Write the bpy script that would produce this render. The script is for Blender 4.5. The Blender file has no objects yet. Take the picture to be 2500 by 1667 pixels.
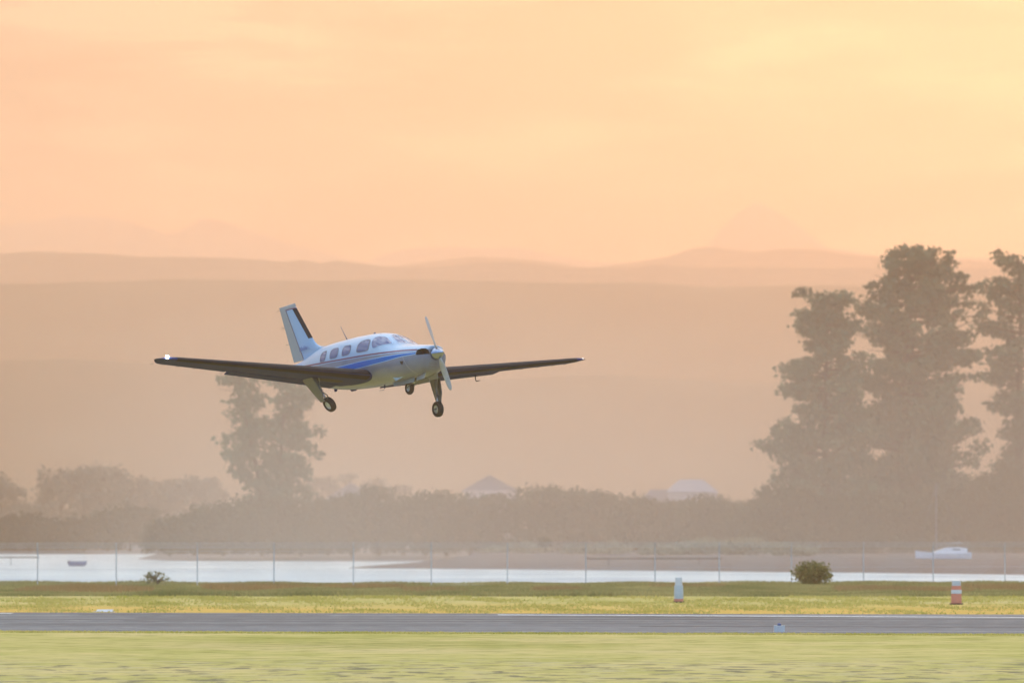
import bpy, bmesh, math, random
import numpy as np
from mathutils import Matrix, Vector

# ------------------------------------------------------------------ camera, sky, sun, exposure
scn = bpy.context.scene
COL = scn.collection
FPX = 200 / 36 * 2500                     # focal length in pixels of the 2500 px wide photograph
CAM_H = 2.95
TILT = math.atan((1300 - 833.5) / FPX)    # horizon sits at row 1300

cam_data = bpy.data.cameras.new('camera')
cam = bpy.data.objects.new('camera', cam_data)
COL.objects.link(cam)
cam.location = (0, 0, CAM_H)
cam.rotation_euler = (math.pi / 2 + TILT, 0, 0)
cam_data.lens = 200
cam_data.sensor_width = 36
cam_data.sensor_fit = 'HORIZONTAL'
cam_data.clip_start = 1
cam_data.clip_end = 30000
cam_data.dof.use_dof = True
cam_data.dof.focus_distance = 149
cam_data.dof.aperture_fstop = 2.0
scn.camera = cam

SUN_EL, SUN_AZ = math.radians(8.5), math.radians(9.0)   # azimuth measured from the view axis to the right
SKY_STRENGTH = 0.006
VEIL_FRONT = [(0.0, (0.43, 0.205, 0.105)), (0.10, (0.45, 0.215, 0.115)), (0.28, (1.05, 0.82, 0.60)), (0.6, (1.45, 1.50, 1.55)), (1.0, (1.45, 1.68, 2.0))]
VEIL_BACK = [(0.0, (0.12, 0.42, 0.95)), (0.15, (0.15, 0.50, 1.15)), (0.6, (0.85, 1.25, 1.85)), (1.0, (1.45, 1.68, 2.0))]
CLOUD_STREAKS = [(0.42, (0.08, 0.10, 0.15)), (0.5, (1.0, 1.0, 1.0)), (0.58, (2.6, 2.45, 2.1))]

world = bpy.data.worlds.new('World')
scn.world = world
world.use_nodes = True
wn = world.node_tree.nodes
wl = world.node_tree.links
wn.clear()
w_out = wn.new('ShaderNodeOutputWorld')
w_bg = wn.new('ShaderNodeBackground')
w_sky = wn.new('ShaderNodeTexSky')
w_sky.sky_type = 'NISHITA'
w_sky.sun_disc = False
w_sky.sun_elevation = SUN_EL
w_sky.sun_rotation = SUN_AZ
w_sky.air_density = 1.0
w_sky.dust_density = 3.0
w_sky.ozone_density = 1.0
w_bg.inputs['Strength'].default_value = SKY_STRENGTH
wl.new(w_sky.outputs[0], w_bg.inputs['Color'])


def w_math(op, a, b=None, clamp=False):
    n = wn.new('ShaderNodeMath')
    n.operation = op
    n.use_clamp = clamp
    for i, x in enumerate((a, b)):
        if x is None:
            continue
        if isinstance(x, (int, float)):
            n.inputs[i].default_value = x
        else:
            wl.new(x, n.inputs[i])
    return n.outputs[0]


def w_ramp(fac, stops):
    r = wn.new('ShaderNodeValToRGB')
    r.color_ramp.interpolation = 'EASE'
    while len(r.color_ramp.elements) < len(stops):
        r.color_ramp.elements.new(0.5)
    for e, (p, c) in zip(r.color_ramp.elements, stops):
        e.position = p
        e.color = (*c, 1)
    wl.new(fac, r.inputs[0])
    return r.outputs[0]


# thin high cloud veil: peach towards the low sun, pale blue overhead and behind
w_tc = wn.new('ShaderNodeTexCoord')
w_sep = wn.new('ShaderNodeSeparateXYZ')
wl.new(w_tc.outputs['Generated'], w_sep.inputs[0])
w_dot = wn.new('ShaderNodeVectorMath')
w_dot.operation = 'DOT_PRODUCT'
wl.new(w_tc.outputs['Generated'], w_dot.inputs[0])
w_dot.inputs[1].default_value = (math.sin(SUN_AZ), math.cos(SUN_AZ), 0)
toward = w_math('MULTIPLY_ADD', w_dot.outputs['Value'], 0.5)
toward.node.inputs[2].default_value = 0.5
front = w_ramp(w_sep.outputs['Z'], VEIL_FRONT)
back = w_ramp(w_sep.outputs['Z'], VEIL_BACK)
w_mix = wn.new('ShaderNodeMix')
w_mix.data_type = 'RGBA'
wl.new(w_math('POWER', toward, 3.0), w_mix.inputs[0])
wl.new(back, w_mix.inputs[6])
wl.new(front, w_mix.inputs[7])
w_map = wn.new('ShaderNodeMapping')
w_map.inputs['Scale'].default_value = (5.0, 5.0, 26.0)
w_map.inputs['Rotation'].default_value = (0, math.radians(4), 0)
wl.new(w_tc.outputs['Generated'], w_map.inputs[0])
w_nz = wn.new('ShaderNodeTexNoise')
w_nz.inputs['Scale'].default_value = 2.4
w_nz.inputs['Detail'].default_value = 7
w_nz.inputs['Roughness'].default_value = 0.58
w_nz.inputs['Distortion'].default_value = 0.4
wl.new(w_map.outputs[0], w_nz.inputs['Vector'])
streak = w_ramp(w_nz.outputs['Fac'], CLOUD_STREAKS)
w_mul = wn.new('ShaderNodeMix')
w_mul.data_type = 'RGBA'
w_mul.blend_type = 'MULTIPLY'
w_mul.inputs[0].default_value = 1.0
wl.new(w_mix.outputs[2], w_mul.inputs[6])
wl.new(streak, w_mul.inputs[7])
# warm glow added low in the sky, centred off the sun
w_dot2 = wn.new('ShaderNodeVectorMath')
w_dot2.operation = 'DOT_PRODUCT'
wl.new(w_tc.outputs['Generated'], w_dot2.inputs[0])
GLOW_EL, GLOW_AZ = math.radians(4.0), math.radians(7.0)      # centre of the added glow, below the sun's direction
w_dot2.inputs[1].default_value = (math.sin(GLOW_AZ) * math.cos(GLOW_EL), math.cos(GLOW_AZ) * math.cos(GLOW_EL), math.sin(GLOW_EL))
sky_glow = w_math('POWER', w_math('MAXIMUM', w_dot2.outputs['Value'], 0.0), 80.0)
w_glow = wn.new('ShaderNodeMix')
w_glow.data_type = 'RGBA'
w_glow.blend_type = 'ADD'
wl.new(sky_glow, w_glow.inputs[0])
wl.new(w_mul.outputs[2], w_glow.inputs[6])
w_glow.inputs[7].default_value = (0.85, 0.64, 0.25, 1)
w_bg2 = wn.new('ShaderNodeBackground')
w_bg2.inputs['Strength'].default_value = 1.0
wl.new(w_glow.outputs[2], w_bg2.inputs['Color'])
w_add = wn.new('ShaderNodeAddShader')
wl.new(w_bg.outputs[0], w_add.inputs[0])
wl.new(w_bg2.outputs[0], w_add.inputs[1])
wl.new(w_add.outputs[0], w_out.inputs['Surface'])

sun_data = bpy.data.lights.new('sun', 'SUN')
sun = bpy.data.objects.new('sun', sun_data)
COL.objects.link(sun)
sun_data.energy = 0.70
sun_data.angle = math.radians(0.5)
sun_data.color = (1.0, 0.53, 0.28)
to_sun = Vector((math.sin(SUN_AZ) * math.cos(SUN_EL), math.cos(SUN_AZ) * math.cos(SUN_EL), math.sin(SUN_EL)))
sun.rotation_euler = to_sun.to_track_quat('Z', 'Y').to_euler()
sun.location = (60, 400, 200)

scn.view_settings.view_transform = 'Standard'
scn.view_settings.look = 'None'
scn.view_settings.gamma = 1.0
scn.view_settings.use_curve_mapping = False
scn.view_settings.exposure = 0.0

scn.render.engine = 'CYCLES'
scn.cycles.use_denoising = True
scn.cycles.max_bounces = 8
scn.cycles.volume_bounces = 2
scn.cycles.transparent_max_bounces = 8
scn.cycles.sample_clamp_indirect = 10
scn.cycles.use_adaptive_sampling = True

HAZE_DENSITY = 0.00034
HAZE_G = 0.7
HAZE_COLOR = (1.0, 0.765, 0.56)

# ------------------------------------------------------------------ helpers
rng = np.random.default_rng(7)
random.seed(7)
_cF = Vector((0, math.cos(TILT), math.sin(TILT)))
_cU = Vector((0, -math.sin(TILT), math.cos(TILT)))


def ray(u, v):
    return Vector((1, 0, 0)) * ((u - 1250) / FPX) - _cU * ((v - 833.5) / FPX) + _cF


def at(u, v, Y):
    """point of the photograph's pixel (u, v) at the distance Y"""
    d = ray(u, v)
    t = Y / d.y
    return Vector((d.x * t, Y, CAM_H + d.z * t))


def on_level(u, v, z):
    """point where pixel (u, v) meets the level z"""
    d = ray(u, v)
    t = (z - CAM_H) / d.z
    return Vector((d.x * t, d.y * t, z))


def tag(o, label=None, cat=None, group=None, kind=None):
    if label:
        o['label'] = label
    if cat:
        o['category'] = cat
    if group:
        o['group'] = group
    if kind:
        o['kind'] = kind
    return o


def empty(name, loc=(0, 0, 0), label=None, cat=None, group=None):
    o = bpy.data.objects.new(name, None)
    COL.objects.link(o)
    o.location = loc
    o.empty_display_size = 0.5
    return tag(o, label, cat, group)


def link(name, me, mat=None, parent=None, smooth=False):
    o = bpy.data.objects.new(name, me)
    COL.objects.link(o)
    if mat is not None and not me.materials:
        me.materials.append(mat)
    if smooth:
        me.polygons.foreach_set('use_smooth', [True] * len(me.polygons))
    if parent is not None:
        o.parent = parent
    return o


def np_mesh(name, verts, faces):
    """mesh of equal-sided faces from arrays"""
    verts = np.asarray(verts, dtype=np.float32)
    faces = np.asarray(faces, dtype=np.int32)
    me = bpy.data.meshes.new(name)
    n, k = faces.shape
    me.vertices.add(len(verts))
    me.vertices.foreach_set('co', verts.ravel())
    me.loops.add(n * k)
    me.loops.foreach_set('vertex_index', faces.ravel())
    me.polygons.add(n)
    me.polygons.foreach_set('loop_start', np.arange(0, n * k, k, dtype=np.int32))
    me.polygons.foreach_set('loop_total', np.full(n, k, dtype=np.int32))
    me.update(calc_edges=True)
    return me


class MB:
    """collects shapes and links them as one mesh object"""

    def __init__(self):
        self.v = []
        self.f = []

    def add(self, vs, fs):
        b = len(self.v)
        self.v += [tuple(p) for p in vs]
        self.f += [tuple(i + b for i in f) for f in fs]
        return self

    def box(self, c, s, M=None):
        x, y, z = s[0] / 2, s[1] / 2, s[2] / 2
        vs = [Vector((sx * x, sy * y, sz * z)) for sx in (-1, 1) for sy in (-1, 1) for sz in (-1, 1)]
        if M is not None:
            vs = [M @ p for p in vs]
        vs = [p + Vector(c) for p in vs]
        return self.add(vs, [(0, 1, 3, 2), (4, 6, 7, 5), (0, 4, 5, 1), (2, 3, 7, 6), (0, 2, 6, 4), (1, 5, 7, 3)])

    def tube(self, pts, radii, n=8, caps=True):
        pts = [Vector(p) for p in pts]
        if not hasattr(radii, '__len__'):
            radii = [radii] * len(pts)
        rings = []
        for i, p in enumerate(pts):
            d = (pts[min(i + 1, len(pts) - 1)] - pts[max(i - 1, 0)]).normalized()
            a = d.cross(Vector((0, 0, 1)) if abs(d.z) < 0.9 else Vector((1, 0, 0))).normalized()
            b = d.cross(a)
            rings.append([p + (a * math.cos(t) + b * math.sin(t)) * radii[i] for t in [2 * math.pi * k / n for k in range(n)]])
        vs = [q for r in rings for q in r]
        fs = []
        for i in range(len(pts) - 1):
            for k in range(n):
                fs.append((i * n + k, i * n + (k + 1) % n, (i + 1) * n + (k + 1) % n, (i + 1) * n + k))
        if caps:
            fs.append(tuple(range(n))[::-1])
            fs.append(tuple((len(pts) - 1) * n + k for k in range(n)))
        return self.add(vs, fs)

    def lathe(self, prof, axis_o, axis_d, n=24):
        """prof = [(t along the axis, radius)]"""
        d = Vector(axis_d).normalized()
        a = d.cross(Vector((0, 0, 1)) if abs(d.z) < 0.9 else Vector((1, 0, 0))).normalized()
        b = d.cross(a)
        o = Vector(axis_o)
        vs, fs = [], []
        for t, r in prof:
            for k in range(n):
                w = 2 * math.pi * k / n
                vs.append(o + d * t + (a * math.cos(w) + b * math.sin(w)) * max(r, 1e-4))
        for i in range(len(prof) - 1):
            for k in range(n):
                fs.append((i * n + k, i * n + (k + 1) % n, (i + 1) * n + (k + 1) % n, (i + 1) * n + k))
        return self.add(vs, fs)

    def loft(self, rings, closed=True, cap0=True, cap1=True):
        n = len(rings[0])
        vs = [q for r in rings for q in r]
        fs = []
        for i in range(len(rings) - 1):
            for k in range(n if closed else n - 1):
                fs.append((i * n + k, i * n + (k + 1) % n, (i + 1) * n + (k + 1) % n, (i + 1) * n + k))
        if cap0:
            fs.append(tuple(range(n))[::-1])
        if cap1:
            fs.append(tuple((len(rings) - 1) * n + k for k in range(n)))
        return self.add(vs, fs)

    def prism(self, poly, off):
        """extrude polygon of 3-D points by the vector off"""
        n = len(poly)
        off = Vector(off)
        vs = [Vector(p) for p in poly] + [Vector(p) + off for p in poly]
        fs = [tuple(range(n))[::-1], tuple(range(n, 2 * n))]
        for k in range(n):
            fs.append((k, (k + 1) % n, n + (k + 1) % n, n + k))
        return self.add(vs, fs)

    def build(self, name, mat=None, parent=None, smooth=False, label=None, angle=None):
        me = bpy.data.meshes.new(name)
        me.from_pydata(self.v, [], self.f)
        bm = bmesh.new()
        bm.from_mesh(me)
        bmesh.ops.recalc_face_normals(bm, faces=bm.faces)
        if smooth and angle:
            for e in bm.edges:
                if len(e.link_faces) == 2 and e.calc_face_angle(0) > math.radians(angle):
                    e.smooth = False
        bm.to_mesh(me)
        bm.free()
        o = link(name, me, mat, parent, smooth)
        if label:
            o['label'] = label
        return o


# ------------------------------------------------------------------ materials
def new_mat(name):
    m = bpy.data.materials.new(name)
    m.use_nodes = True
    m.node_tree.nodes.clear()
    return m, m.node_tree.nodes, m.node_tree.links


def principled(name, color, rough=0.5, metal=0.0, spec=0.5, noise=0.0, scale=5.0, coat=0.0, bump=0.0, obj_space=True):
    m, N, L = new_mat(name)
    out = N.new('ShaderNodeOutputMaterial')
    p = N.new('ShaderNodeBsdfPrincipled')
    p.inputs['Base Color'].default_value = (*color, 1)
    p.inputs['Roughness'].default_value = rough
    p.inputs['Metallic'].default_value = metal
    p.inputs['Specular IOR Level'].default_value = spec
    p.inputs['Coat Weight'].default_value = coat
    p.inputs['Coat Roughness'].default_value = 0.05
    L.new(p.outputs[0], out.inputs[0])
    if noise or bump:
        tc = N.new('ShaderNodeTexCoord')
        nz = N.new('ShaderNodeTexNoise')
        nz.inputs['Scale'].default_value = scale
        nz.inputs['Detail'].default_value = 6
        L.new(tc.outputs['Object'], nz.inputs['Vector'])
        if noise:
            mx = N.new('ShaderNodeMix')
            mx.data_type = 'RGBA'
            mx.inputs[6].default_value = (*[c * (1 - noise) for c in color], 1)
            mx.inputs[7].default_value = (*[min(1, c * (1 + noise)) for c in color], 1)
            L.new(nz.outputs['Fac'], mx.inputs[0])
            L.new(mx.outputs[2], p.inputs['Base Color'])
        if bump:
            b = N.new('ShaderNodeBump')
            b.inputs['Strength'].default_value = bump
            b.inputs['Distance'].default_value = 0.05
            L.new(nz.outputs['Fac'], b.inputs['Height'])
            L.new(b.outputs[0], p.inputs['Normal'])
    return m


def ramp(N, stops, interp='LINEAR'):
    r = N.new('ShaderNodeValToRGB')
    r.color_ramp.interpolation = interp
    el = r.color_ramp.elements
    while len(el) < len(stops):
        el.new(0.5)
    for e, (p, c) in zip(el, stops):
        e.position = p
        e.color = (*c, 1)
    return r


def math_node(N, op, a=None, b=None, L=None, clamp=False):
    n = N.new('ShaderNodeMath')
    n.operation = op
    n.use_clamp = clamp
    for i, x in enumerate((a, b)):
        if x is None:
            continue
        if isinstance(x, (int, float)):
            n.inputs[i].default_value = x
        else:
            L.new(x, n.inputs[i])
    return n.outputs[0]


def leaf_mat(name, dark, light, trans=0.25, scale=0.35):
    m, N, L = new_mat(name)
    out = N.new('ShaderNodeOutputMaterial')
    geo = N.new('ShaderNodeTexCoord')
    nz = N.new('ShaderNodeTexNoise')
    nz.inputs['Scale'].default_value = scale
    nz.inputs['Detail'].default_value = 4
    L.new(geo.outputs['Object'], nz.inputs['Vector'])
    r = ramp(N, [(0.3, dark), (0.7, light)])
    L.new(nz.outputs['Fac'], r.inputs[0])
    d = N.new('ShaderNodeBsdfDiffuse')
    t = N.new('ShaderNodeBsdfTranslucent')
    L.new(r.outputs[0], d.inputs[0])
    L.new(r.outputs[0], t.inputs[0])
    mx = N.new('ShaderNodeMixShader')
    mx.inputs[0].default_value = trans
    L.new(d.outputs[0], mx.inputs[1])
    L.new(t.outputs[0], mx.inputs[2])
    L.new(mx.outputs[0], out.inputs[0])
    return m


def ground_mat():
    """mown airfield grass; the strips of dry, green and worn turf lie along the runway"""
    m, N, L = new_mat('airfield_grass')
    out = N.new('ShaderNodeOutputMaterial')
    d = N.new('ShaderNodeBsdfDiffuse')
    tc = N.new('ShaderNodeTexCoord')
    sep = N.new('ShaderNodeSeparateXYZ')
    L.new(tc.outputs['Object'], sep.inputs[0])
    n1 = N.new('ShaderNodeTexNoise'); n1.inputs['Scale'].default_value = 0.11; n1.inputs['Detail'].default_value = 8; n1.inputs['Roughness'].default_value = 0.65
    n2 = N.new('ShaderNodeTexNoise'); n2.inputs['Scale'].default_value = 0.9; n2.inputs['Detail'].default_value = 6; n2.inputs['Roughness'].default_value = 0.7
    n3 = N.new('ShaderNodeTexNoise'); n3.inputs['Scale'].default_value = 0.07; n3.inputs['Detail'].default_value = 3
    for n in (n1, n2, n3):
        L.new(tc.outputs['Object'], n.inputs['Vector'])
    green = ramp(N, [(0.30, (0.29, 0.27, 0.068)), (0.44, (0.41, 0.352, 0.118)), (0.56, (0.46, 0.375, 0.145)), (0.72, (0.49, 0.39, 0.18))])
    L.new(n1.outputs['Fac'], green.inputs[0])
    mul = N.new('ShaderNodeMix'); mul.data_type = 'RGBA'; mul.blend_type = 'MULTIPLY'; mul.inputs[0].default_value = 1.0
    sh = ramp(N, [(0.30, (0.55, 0.60, 0.45)), (0.48, (1, 1, 1)), (0.68, (1.22, 1.12, 1.25))])
    L.new(n2.outputs['Fac'], sh.inputs[0])
    L.new(green.outputs[0], mul.inputs[6]); L.new(sh.outputs[0], mul.inputs[7])
    # dry strip beside the far runway edge
    yy = math_node(N, 'ADD', sep.outputs['Y'], math_node(N, 'MULTIPLY', math_node(N, 'SUBTRACT', n3.outputs['Fac'], 0.5, L), 26.0, L), L)
    mr = N.new('ShaderNodeMapRange'); mr.interpolation_type = 'SMOOTHSTEP'
    mr.inputs['From Min'].default_value = 243; mr.inputs['From Max'].default_value = 215
    L.new(yy, mr.inputs['Value'])
    gate = math_node(N, 'GREATER_THAN', sep.outputs['Y'], 190, L)
    dryf = math_node(N, 'MULTIPLY', math_node(N, 'MULTIPLY', mr.outputs[0], gate, L), 0.8, L)
    dry = N.new('ShaderNodeMix'); dry.data_type = 'RGBA'
    L.new(dryf, dry.inputs[0]); L.new(mul.outputs[2], dry.inputs[6]); dry.inputs[7].default_value = (0.56, 0.34, 0.085, 1)
    # worn, bare patches on the near side
    n4 = N.new('ShaderNodeTexNoise'); n4.inputs['Scale'].default_value = 0.75; n4.inputs['Detail'].default_value = 7; n4.inputs['Roughness'].default_value = 0.72
    L.new(tc.outputs['Object'], n4.inputs['Vector'])
    wr = N.new('ShaderNodeMapRange'); wr.interpolation_type = 'SMOOTHSTEP'
    wr.inputs['From Min'].default_value = 0.50; wr.inputs['From Max'].default_value = 0.60
    L.new(n4.outputs['Fac'], wr.inputs['Value'])
    nearf = N.new('ShaderNodeMapRange'); nearf.interpolation_type = 'SMOOTHSTEP'
    nearf.inputs['From Min'].default_value = 140; nearf.inputs['From Max'].default_value = 128
    L.new(sep.outputs['Y'], nearf.inputs['Value'])
    wornf = math_node(N, 'MULTIPLY', wr.outputs[0], nearf.outputs[0], L)
    worn = N.new('ShaderNodeMix'); worn.data_type = 'RGBA'
    L.new(wornf, worn.inputs[0]); L.new(dry.outputs[2], worn.inputs[6]); worn.inputs[7].default_value = (0.43, 0.355, 0.18, 1)
    n5 = N.new('ShaderNodeTexNoise'); n5.inputs['Scale'].default_value = 0.8; n5.inputs['Detail'].default_value = 5; n5.inputs['Roughness'].default_value = 0.6; n5.inputs['Distortion'].default_value = 0.3  # dark streaks of rutted soil, their shadows put into the colour
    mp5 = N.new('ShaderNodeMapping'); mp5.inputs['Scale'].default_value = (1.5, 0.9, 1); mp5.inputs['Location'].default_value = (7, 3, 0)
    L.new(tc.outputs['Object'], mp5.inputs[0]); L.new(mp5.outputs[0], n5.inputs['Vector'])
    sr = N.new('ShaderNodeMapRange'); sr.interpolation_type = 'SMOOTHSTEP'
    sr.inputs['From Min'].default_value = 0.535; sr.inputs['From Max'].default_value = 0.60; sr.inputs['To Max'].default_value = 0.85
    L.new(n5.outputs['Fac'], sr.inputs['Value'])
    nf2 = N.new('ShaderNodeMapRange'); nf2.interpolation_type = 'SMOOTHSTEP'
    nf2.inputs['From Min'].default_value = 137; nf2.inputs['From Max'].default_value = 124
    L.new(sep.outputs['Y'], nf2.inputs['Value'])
    soil_shade = N.new('ShaderNodeMix'); soil_shade.data_type = 'RGBA'
    L.new(math_node(N, 'MULTIPLY', sr.outputs[0], nf2.outputs[0], L), soil_shade.inputs[0]); L.new(worn.outputs[2], soil_shade.inputs[6]); soil_shade.inputs[7].default_value = (0.16, 0.135, 0.09, 1)
    L.new(soil_shade.outputs[2], d.inputs['Color'])
    L.new(d.outputs[0], out.inputs[0])
    return m


def asphalt_mat():
    m, N, L = new_mat('asphalt')
    out = N.new('ShaderNodeOutputMaterial')
    p = N.new('ShaderNodeBsdfPrincipled')
    tc = N.new('ShaderNodeTexCoord')
    n1 = N.new('ShaderNodeTexNoise'); n1.inputs['Scale'].default_value = 0.12; n1.inputs['Detail'].default_value = 6
    n2 = N.new('ShaderNodeTexNoise'); n2.inputs['Scale'].default_value = 1.2; n2.inputs['Detail'].default_value = 7
    mp = N.new('ShaderNodeMapping'); mp.inputs['Scale'].default_value = (0.04, 2.6, 1)
    L.new(tc.outputs['Object'], mp.inputs[0])
    L.new(mp.outputs[0], n1.inputs['Vector']); L.new(tc.outputs['Object'], n2.inputs['Vector'])
    mixf = math_node(N, 'ADD', math_node(N, 'MULTIPLY', n1.outputs['Fac'], 0.65, L), math_node(N, 'MULTIPLY', n2.outputs['Fac'], 0.35, L), L)
    r = ramp(N, [(0.40, (0.095, 0.098, 0.102)), (0.48, (0.145, 0.150, 0.155)), (0.53, (0.155, 0.158, 0.16)), (0.60, (0.24, 0.24, 0.23))])
    L.new(mixf, r.inputs[0])
    L.new(r.outputs[0], p.inputs['Base Color'])
    p.inputs['Roughness'].default_value = 0.95
    p.inputs['Specular IOR Level'].default_value = 0.1
    L.new(p.outputs[0], out.inputs[0])
    return m


def water_mat():
    m, N, L = new_mat('estuary_water')
    out = N.new('ShaderNodeOutputMaterial')
    p = N.new('ShaderNodeBsdfPrincipled')
    tc = N.new('ShaderNodeTexCoord')
    p.inputs['Base Color'].default_value = (0.36, 0.46, 0.50, 1)
    p.inputs['Roughness'].default_value = 0.45
    p.inputs['IOR'].default_value = 1.33
    n1 = N.new('ShaderNodeTexNoise'); n1.inputs['Scale'].default_value = 0.5; n1.inputs['Detail'].default_value = 7; n1.inputs['Roughness'].default_value = 0.6
    n2 = N.new('ShaderNodeTexNoise'); n2.inputs['Scale'].default_value = 0.05; n2.inputs['Detail'].default_value = 3
    for n in (n1, n2):
        L.new(tc.outputs['Object'], n.inputs['Vector'])
    mw = N.new('ShaderNodeMapping'); mw.inputs['Scale'].default_value = (0.05, 0.12, 1)
    n3 = N.new('ShaderNodeTexNoise'); n3.inputs['Scale'].default_value = 1.0; n3.inputs['Detail'].default_value = 6; n3.inputs['Roughness'].default_value = 0.65
    L.new(tc.outputs['Object'], mw.inputs[0]); L.new(mw.outputs[0], n3.inputs['Vector'])
    lanes = ramp(N, [(0.36, (0.24, 0.33, 0.40)), (0.5, (0.38, 0.48, 0.51)), (0.62, (0.50, 0.58, 0.58))])
    L.new(n3.outputs['Fac'], lanes.inputs[0])
    L.new(lanes.outputs[0], p.inputs['Base Color'])
    h = math_node(N, 'MULTIPLY', n1.outputs['Fac'], math_node(N, 'ADD', n2.outputs['Fac'], 0.35, L), L)
    b = N.new('ShaderNodeBump'); b.inputs['Strength'].default_value = 0.9; b.inputs['Distance'].default_value = 0.6
    L.new(h, b.inputs['Height'])
    L.new(b.outputs[0], p.inputs['Normal'])
    L.new(p.outputs[0], out.inputs[0])
    return m


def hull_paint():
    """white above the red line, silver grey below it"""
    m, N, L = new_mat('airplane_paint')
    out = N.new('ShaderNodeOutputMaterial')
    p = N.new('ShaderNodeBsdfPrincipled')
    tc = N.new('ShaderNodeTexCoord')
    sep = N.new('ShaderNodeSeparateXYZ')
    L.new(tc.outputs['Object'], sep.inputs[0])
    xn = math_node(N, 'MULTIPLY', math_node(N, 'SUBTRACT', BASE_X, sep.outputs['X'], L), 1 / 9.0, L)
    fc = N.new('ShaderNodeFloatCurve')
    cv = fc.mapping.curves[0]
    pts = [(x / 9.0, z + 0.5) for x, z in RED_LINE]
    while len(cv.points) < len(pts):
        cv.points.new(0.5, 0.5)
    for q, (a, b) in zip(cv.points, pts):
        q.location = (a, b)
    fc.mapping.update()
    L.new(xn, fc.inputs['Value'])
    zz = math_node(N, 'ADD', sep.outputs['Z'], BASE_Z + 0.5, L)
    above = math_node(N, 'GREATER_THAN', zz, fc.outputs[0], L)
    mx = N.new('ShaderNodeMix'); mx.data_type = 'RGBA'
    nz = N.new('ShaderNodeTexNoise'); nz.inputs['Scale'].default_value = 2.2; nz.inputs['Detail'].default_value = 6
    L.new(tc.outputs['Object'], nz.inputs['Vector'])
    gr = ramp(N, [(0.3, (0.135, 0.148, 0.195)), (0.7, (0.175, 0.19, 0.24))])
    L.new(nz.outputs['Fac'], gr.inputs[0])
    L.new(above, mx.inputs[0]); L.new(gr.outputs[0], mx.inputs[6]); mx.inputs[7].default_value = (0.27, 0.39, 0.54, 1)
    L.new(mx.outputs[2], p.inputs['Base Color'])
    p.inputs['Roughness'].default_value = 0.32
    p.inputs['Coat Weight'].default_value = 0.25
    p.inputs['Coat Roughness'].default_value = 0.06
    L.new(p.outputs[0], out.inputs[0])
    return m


# local frame of the aircraft: X forward, Y to its left, Z up; x_aft is measured back from the spinner tip
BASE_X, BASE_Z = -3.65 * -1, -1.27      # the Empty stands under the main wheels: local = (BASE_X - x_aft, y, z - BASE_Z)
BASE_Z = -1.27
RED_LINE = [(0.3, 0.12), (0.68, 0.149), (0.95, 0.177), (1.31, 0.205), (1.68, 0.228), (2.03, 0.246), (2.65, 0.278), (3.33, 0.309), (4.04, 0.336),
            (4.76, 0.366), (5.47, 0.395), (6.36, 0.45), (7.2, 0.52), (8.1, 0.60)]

# ------------------------------------------------------------------ shared materials
M = {}
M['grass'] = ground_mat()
M['asphalt'] = asphalt_mat()
M['water'] = water_mat()
M['road_paint'] = principled('road_paint', (0.72, 0.72, 0.70), 0.7, noise=0.15, scale=1.5)
M['mud'] = principled('tidal_mud', (0.085, 0.082, 0.088), 0.75, noise=0.3, scale=0.15, spec=0.2)
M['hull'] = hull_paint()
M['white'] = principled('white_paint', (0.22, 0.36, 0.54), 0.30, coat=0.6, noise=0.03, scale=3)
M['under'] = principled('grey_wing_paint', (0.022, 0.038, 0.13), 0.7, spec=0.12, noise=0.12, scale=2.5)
M['grey'] = principled('grey_paint', (0.24, 0.26, 0.27), 0.35, coat=0.4, noise=0.08, scale=2.5)
M['boot'] = principled('black_rubber_boot', (0.021, 0.020, 0.024), 0.7, spec=0.15, noise=0.25, scale=4)
M['dark'] = principled('dark_cavity', (0.03, 0.026, 0.02), 0.8, noise=0.3, scale=6)  # near-black; on the flat bay patches it paints their shade
M['red'] = principled('red_stripe_paint', (0.13, 0.012, 0.035), 0.45, coat=0.1)
M['blue'] = principled('blue_stripe_paint', (0.002, 0.11, 0.40), 0.5, spec=0.2, noise=0.06, scale=3)
M['ink'] = principled('blue_lettering', (0.05, 0.09, 0.30), 0.5)
M['chrome'] = principled('polished_metal', (0.30, 0.35, 0.46), 0.07, metal=1.0, noise=0.03, scale=3)
M['steel'] = principled('oleo_steel', (0.55, 0.55, 0.56), 0.3, metal=0.9, noise=0.1, scale=8)
M['gearpaint'] = principled('gear_paint', (0.14, 0.145, 0.15), 0.5, noise=0.15, scale=6)
M['tyre'] = principled('tyre_rubber', (0.022, 0.020, 0.018), 0.8, noise=0.3, scale=10)
M['hub'] = principled('wheel_hub', (0.50, 0.51, 0.52), 0.4, metal=0.5, noise=0.1, scale=10)
M['blade'] = principled('propeller_blade', (0.42, 0.41, 0.40), 0.35, metal=0.7, noise=0.2, scale=6)
M['louvre'] = principled('louvre_grey', (0.15, 0.145, 0.135), 0.7, noise=0.1)
M['seal'] = principled('window_seal', (0.10, 0.11, 0.16), 0.5)


def glass_mat():
    m, N, L = new_mat('tinted_window')
    out = N.new('ShaderNodeOutputMaterial')
    p = N.new('ShaderNodeBsdfPrincipled')
    p.inputs['Base Color'].default_value = (0.065, 0.095, 0.21, 1)
    p.inputs['Roughness'].default_value = 0.06
    p.inputs['IOR'].default_value = 1.45
    p.inputs['Coat Weight'].default_value = 0.3
    p.inputs['Coat Roughness'].default_value = 0.02
    L.new(p.outputs[0], out.inputs[0])
    return m


M['glass'] = glass_mat()


def lamp_mat(name, color, strength):
    m, N, L = new_mat(name)
    out = N.new('ShaderNodeOutputMaterial')
    e = N.new('ShaderNodeEmission')
    e.inputs[0].default_value = (*color, 1)
    e.inputs[1].default_value = strength
    L.new(e.outputs[0], out.inputs[0])
    return m


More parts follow.
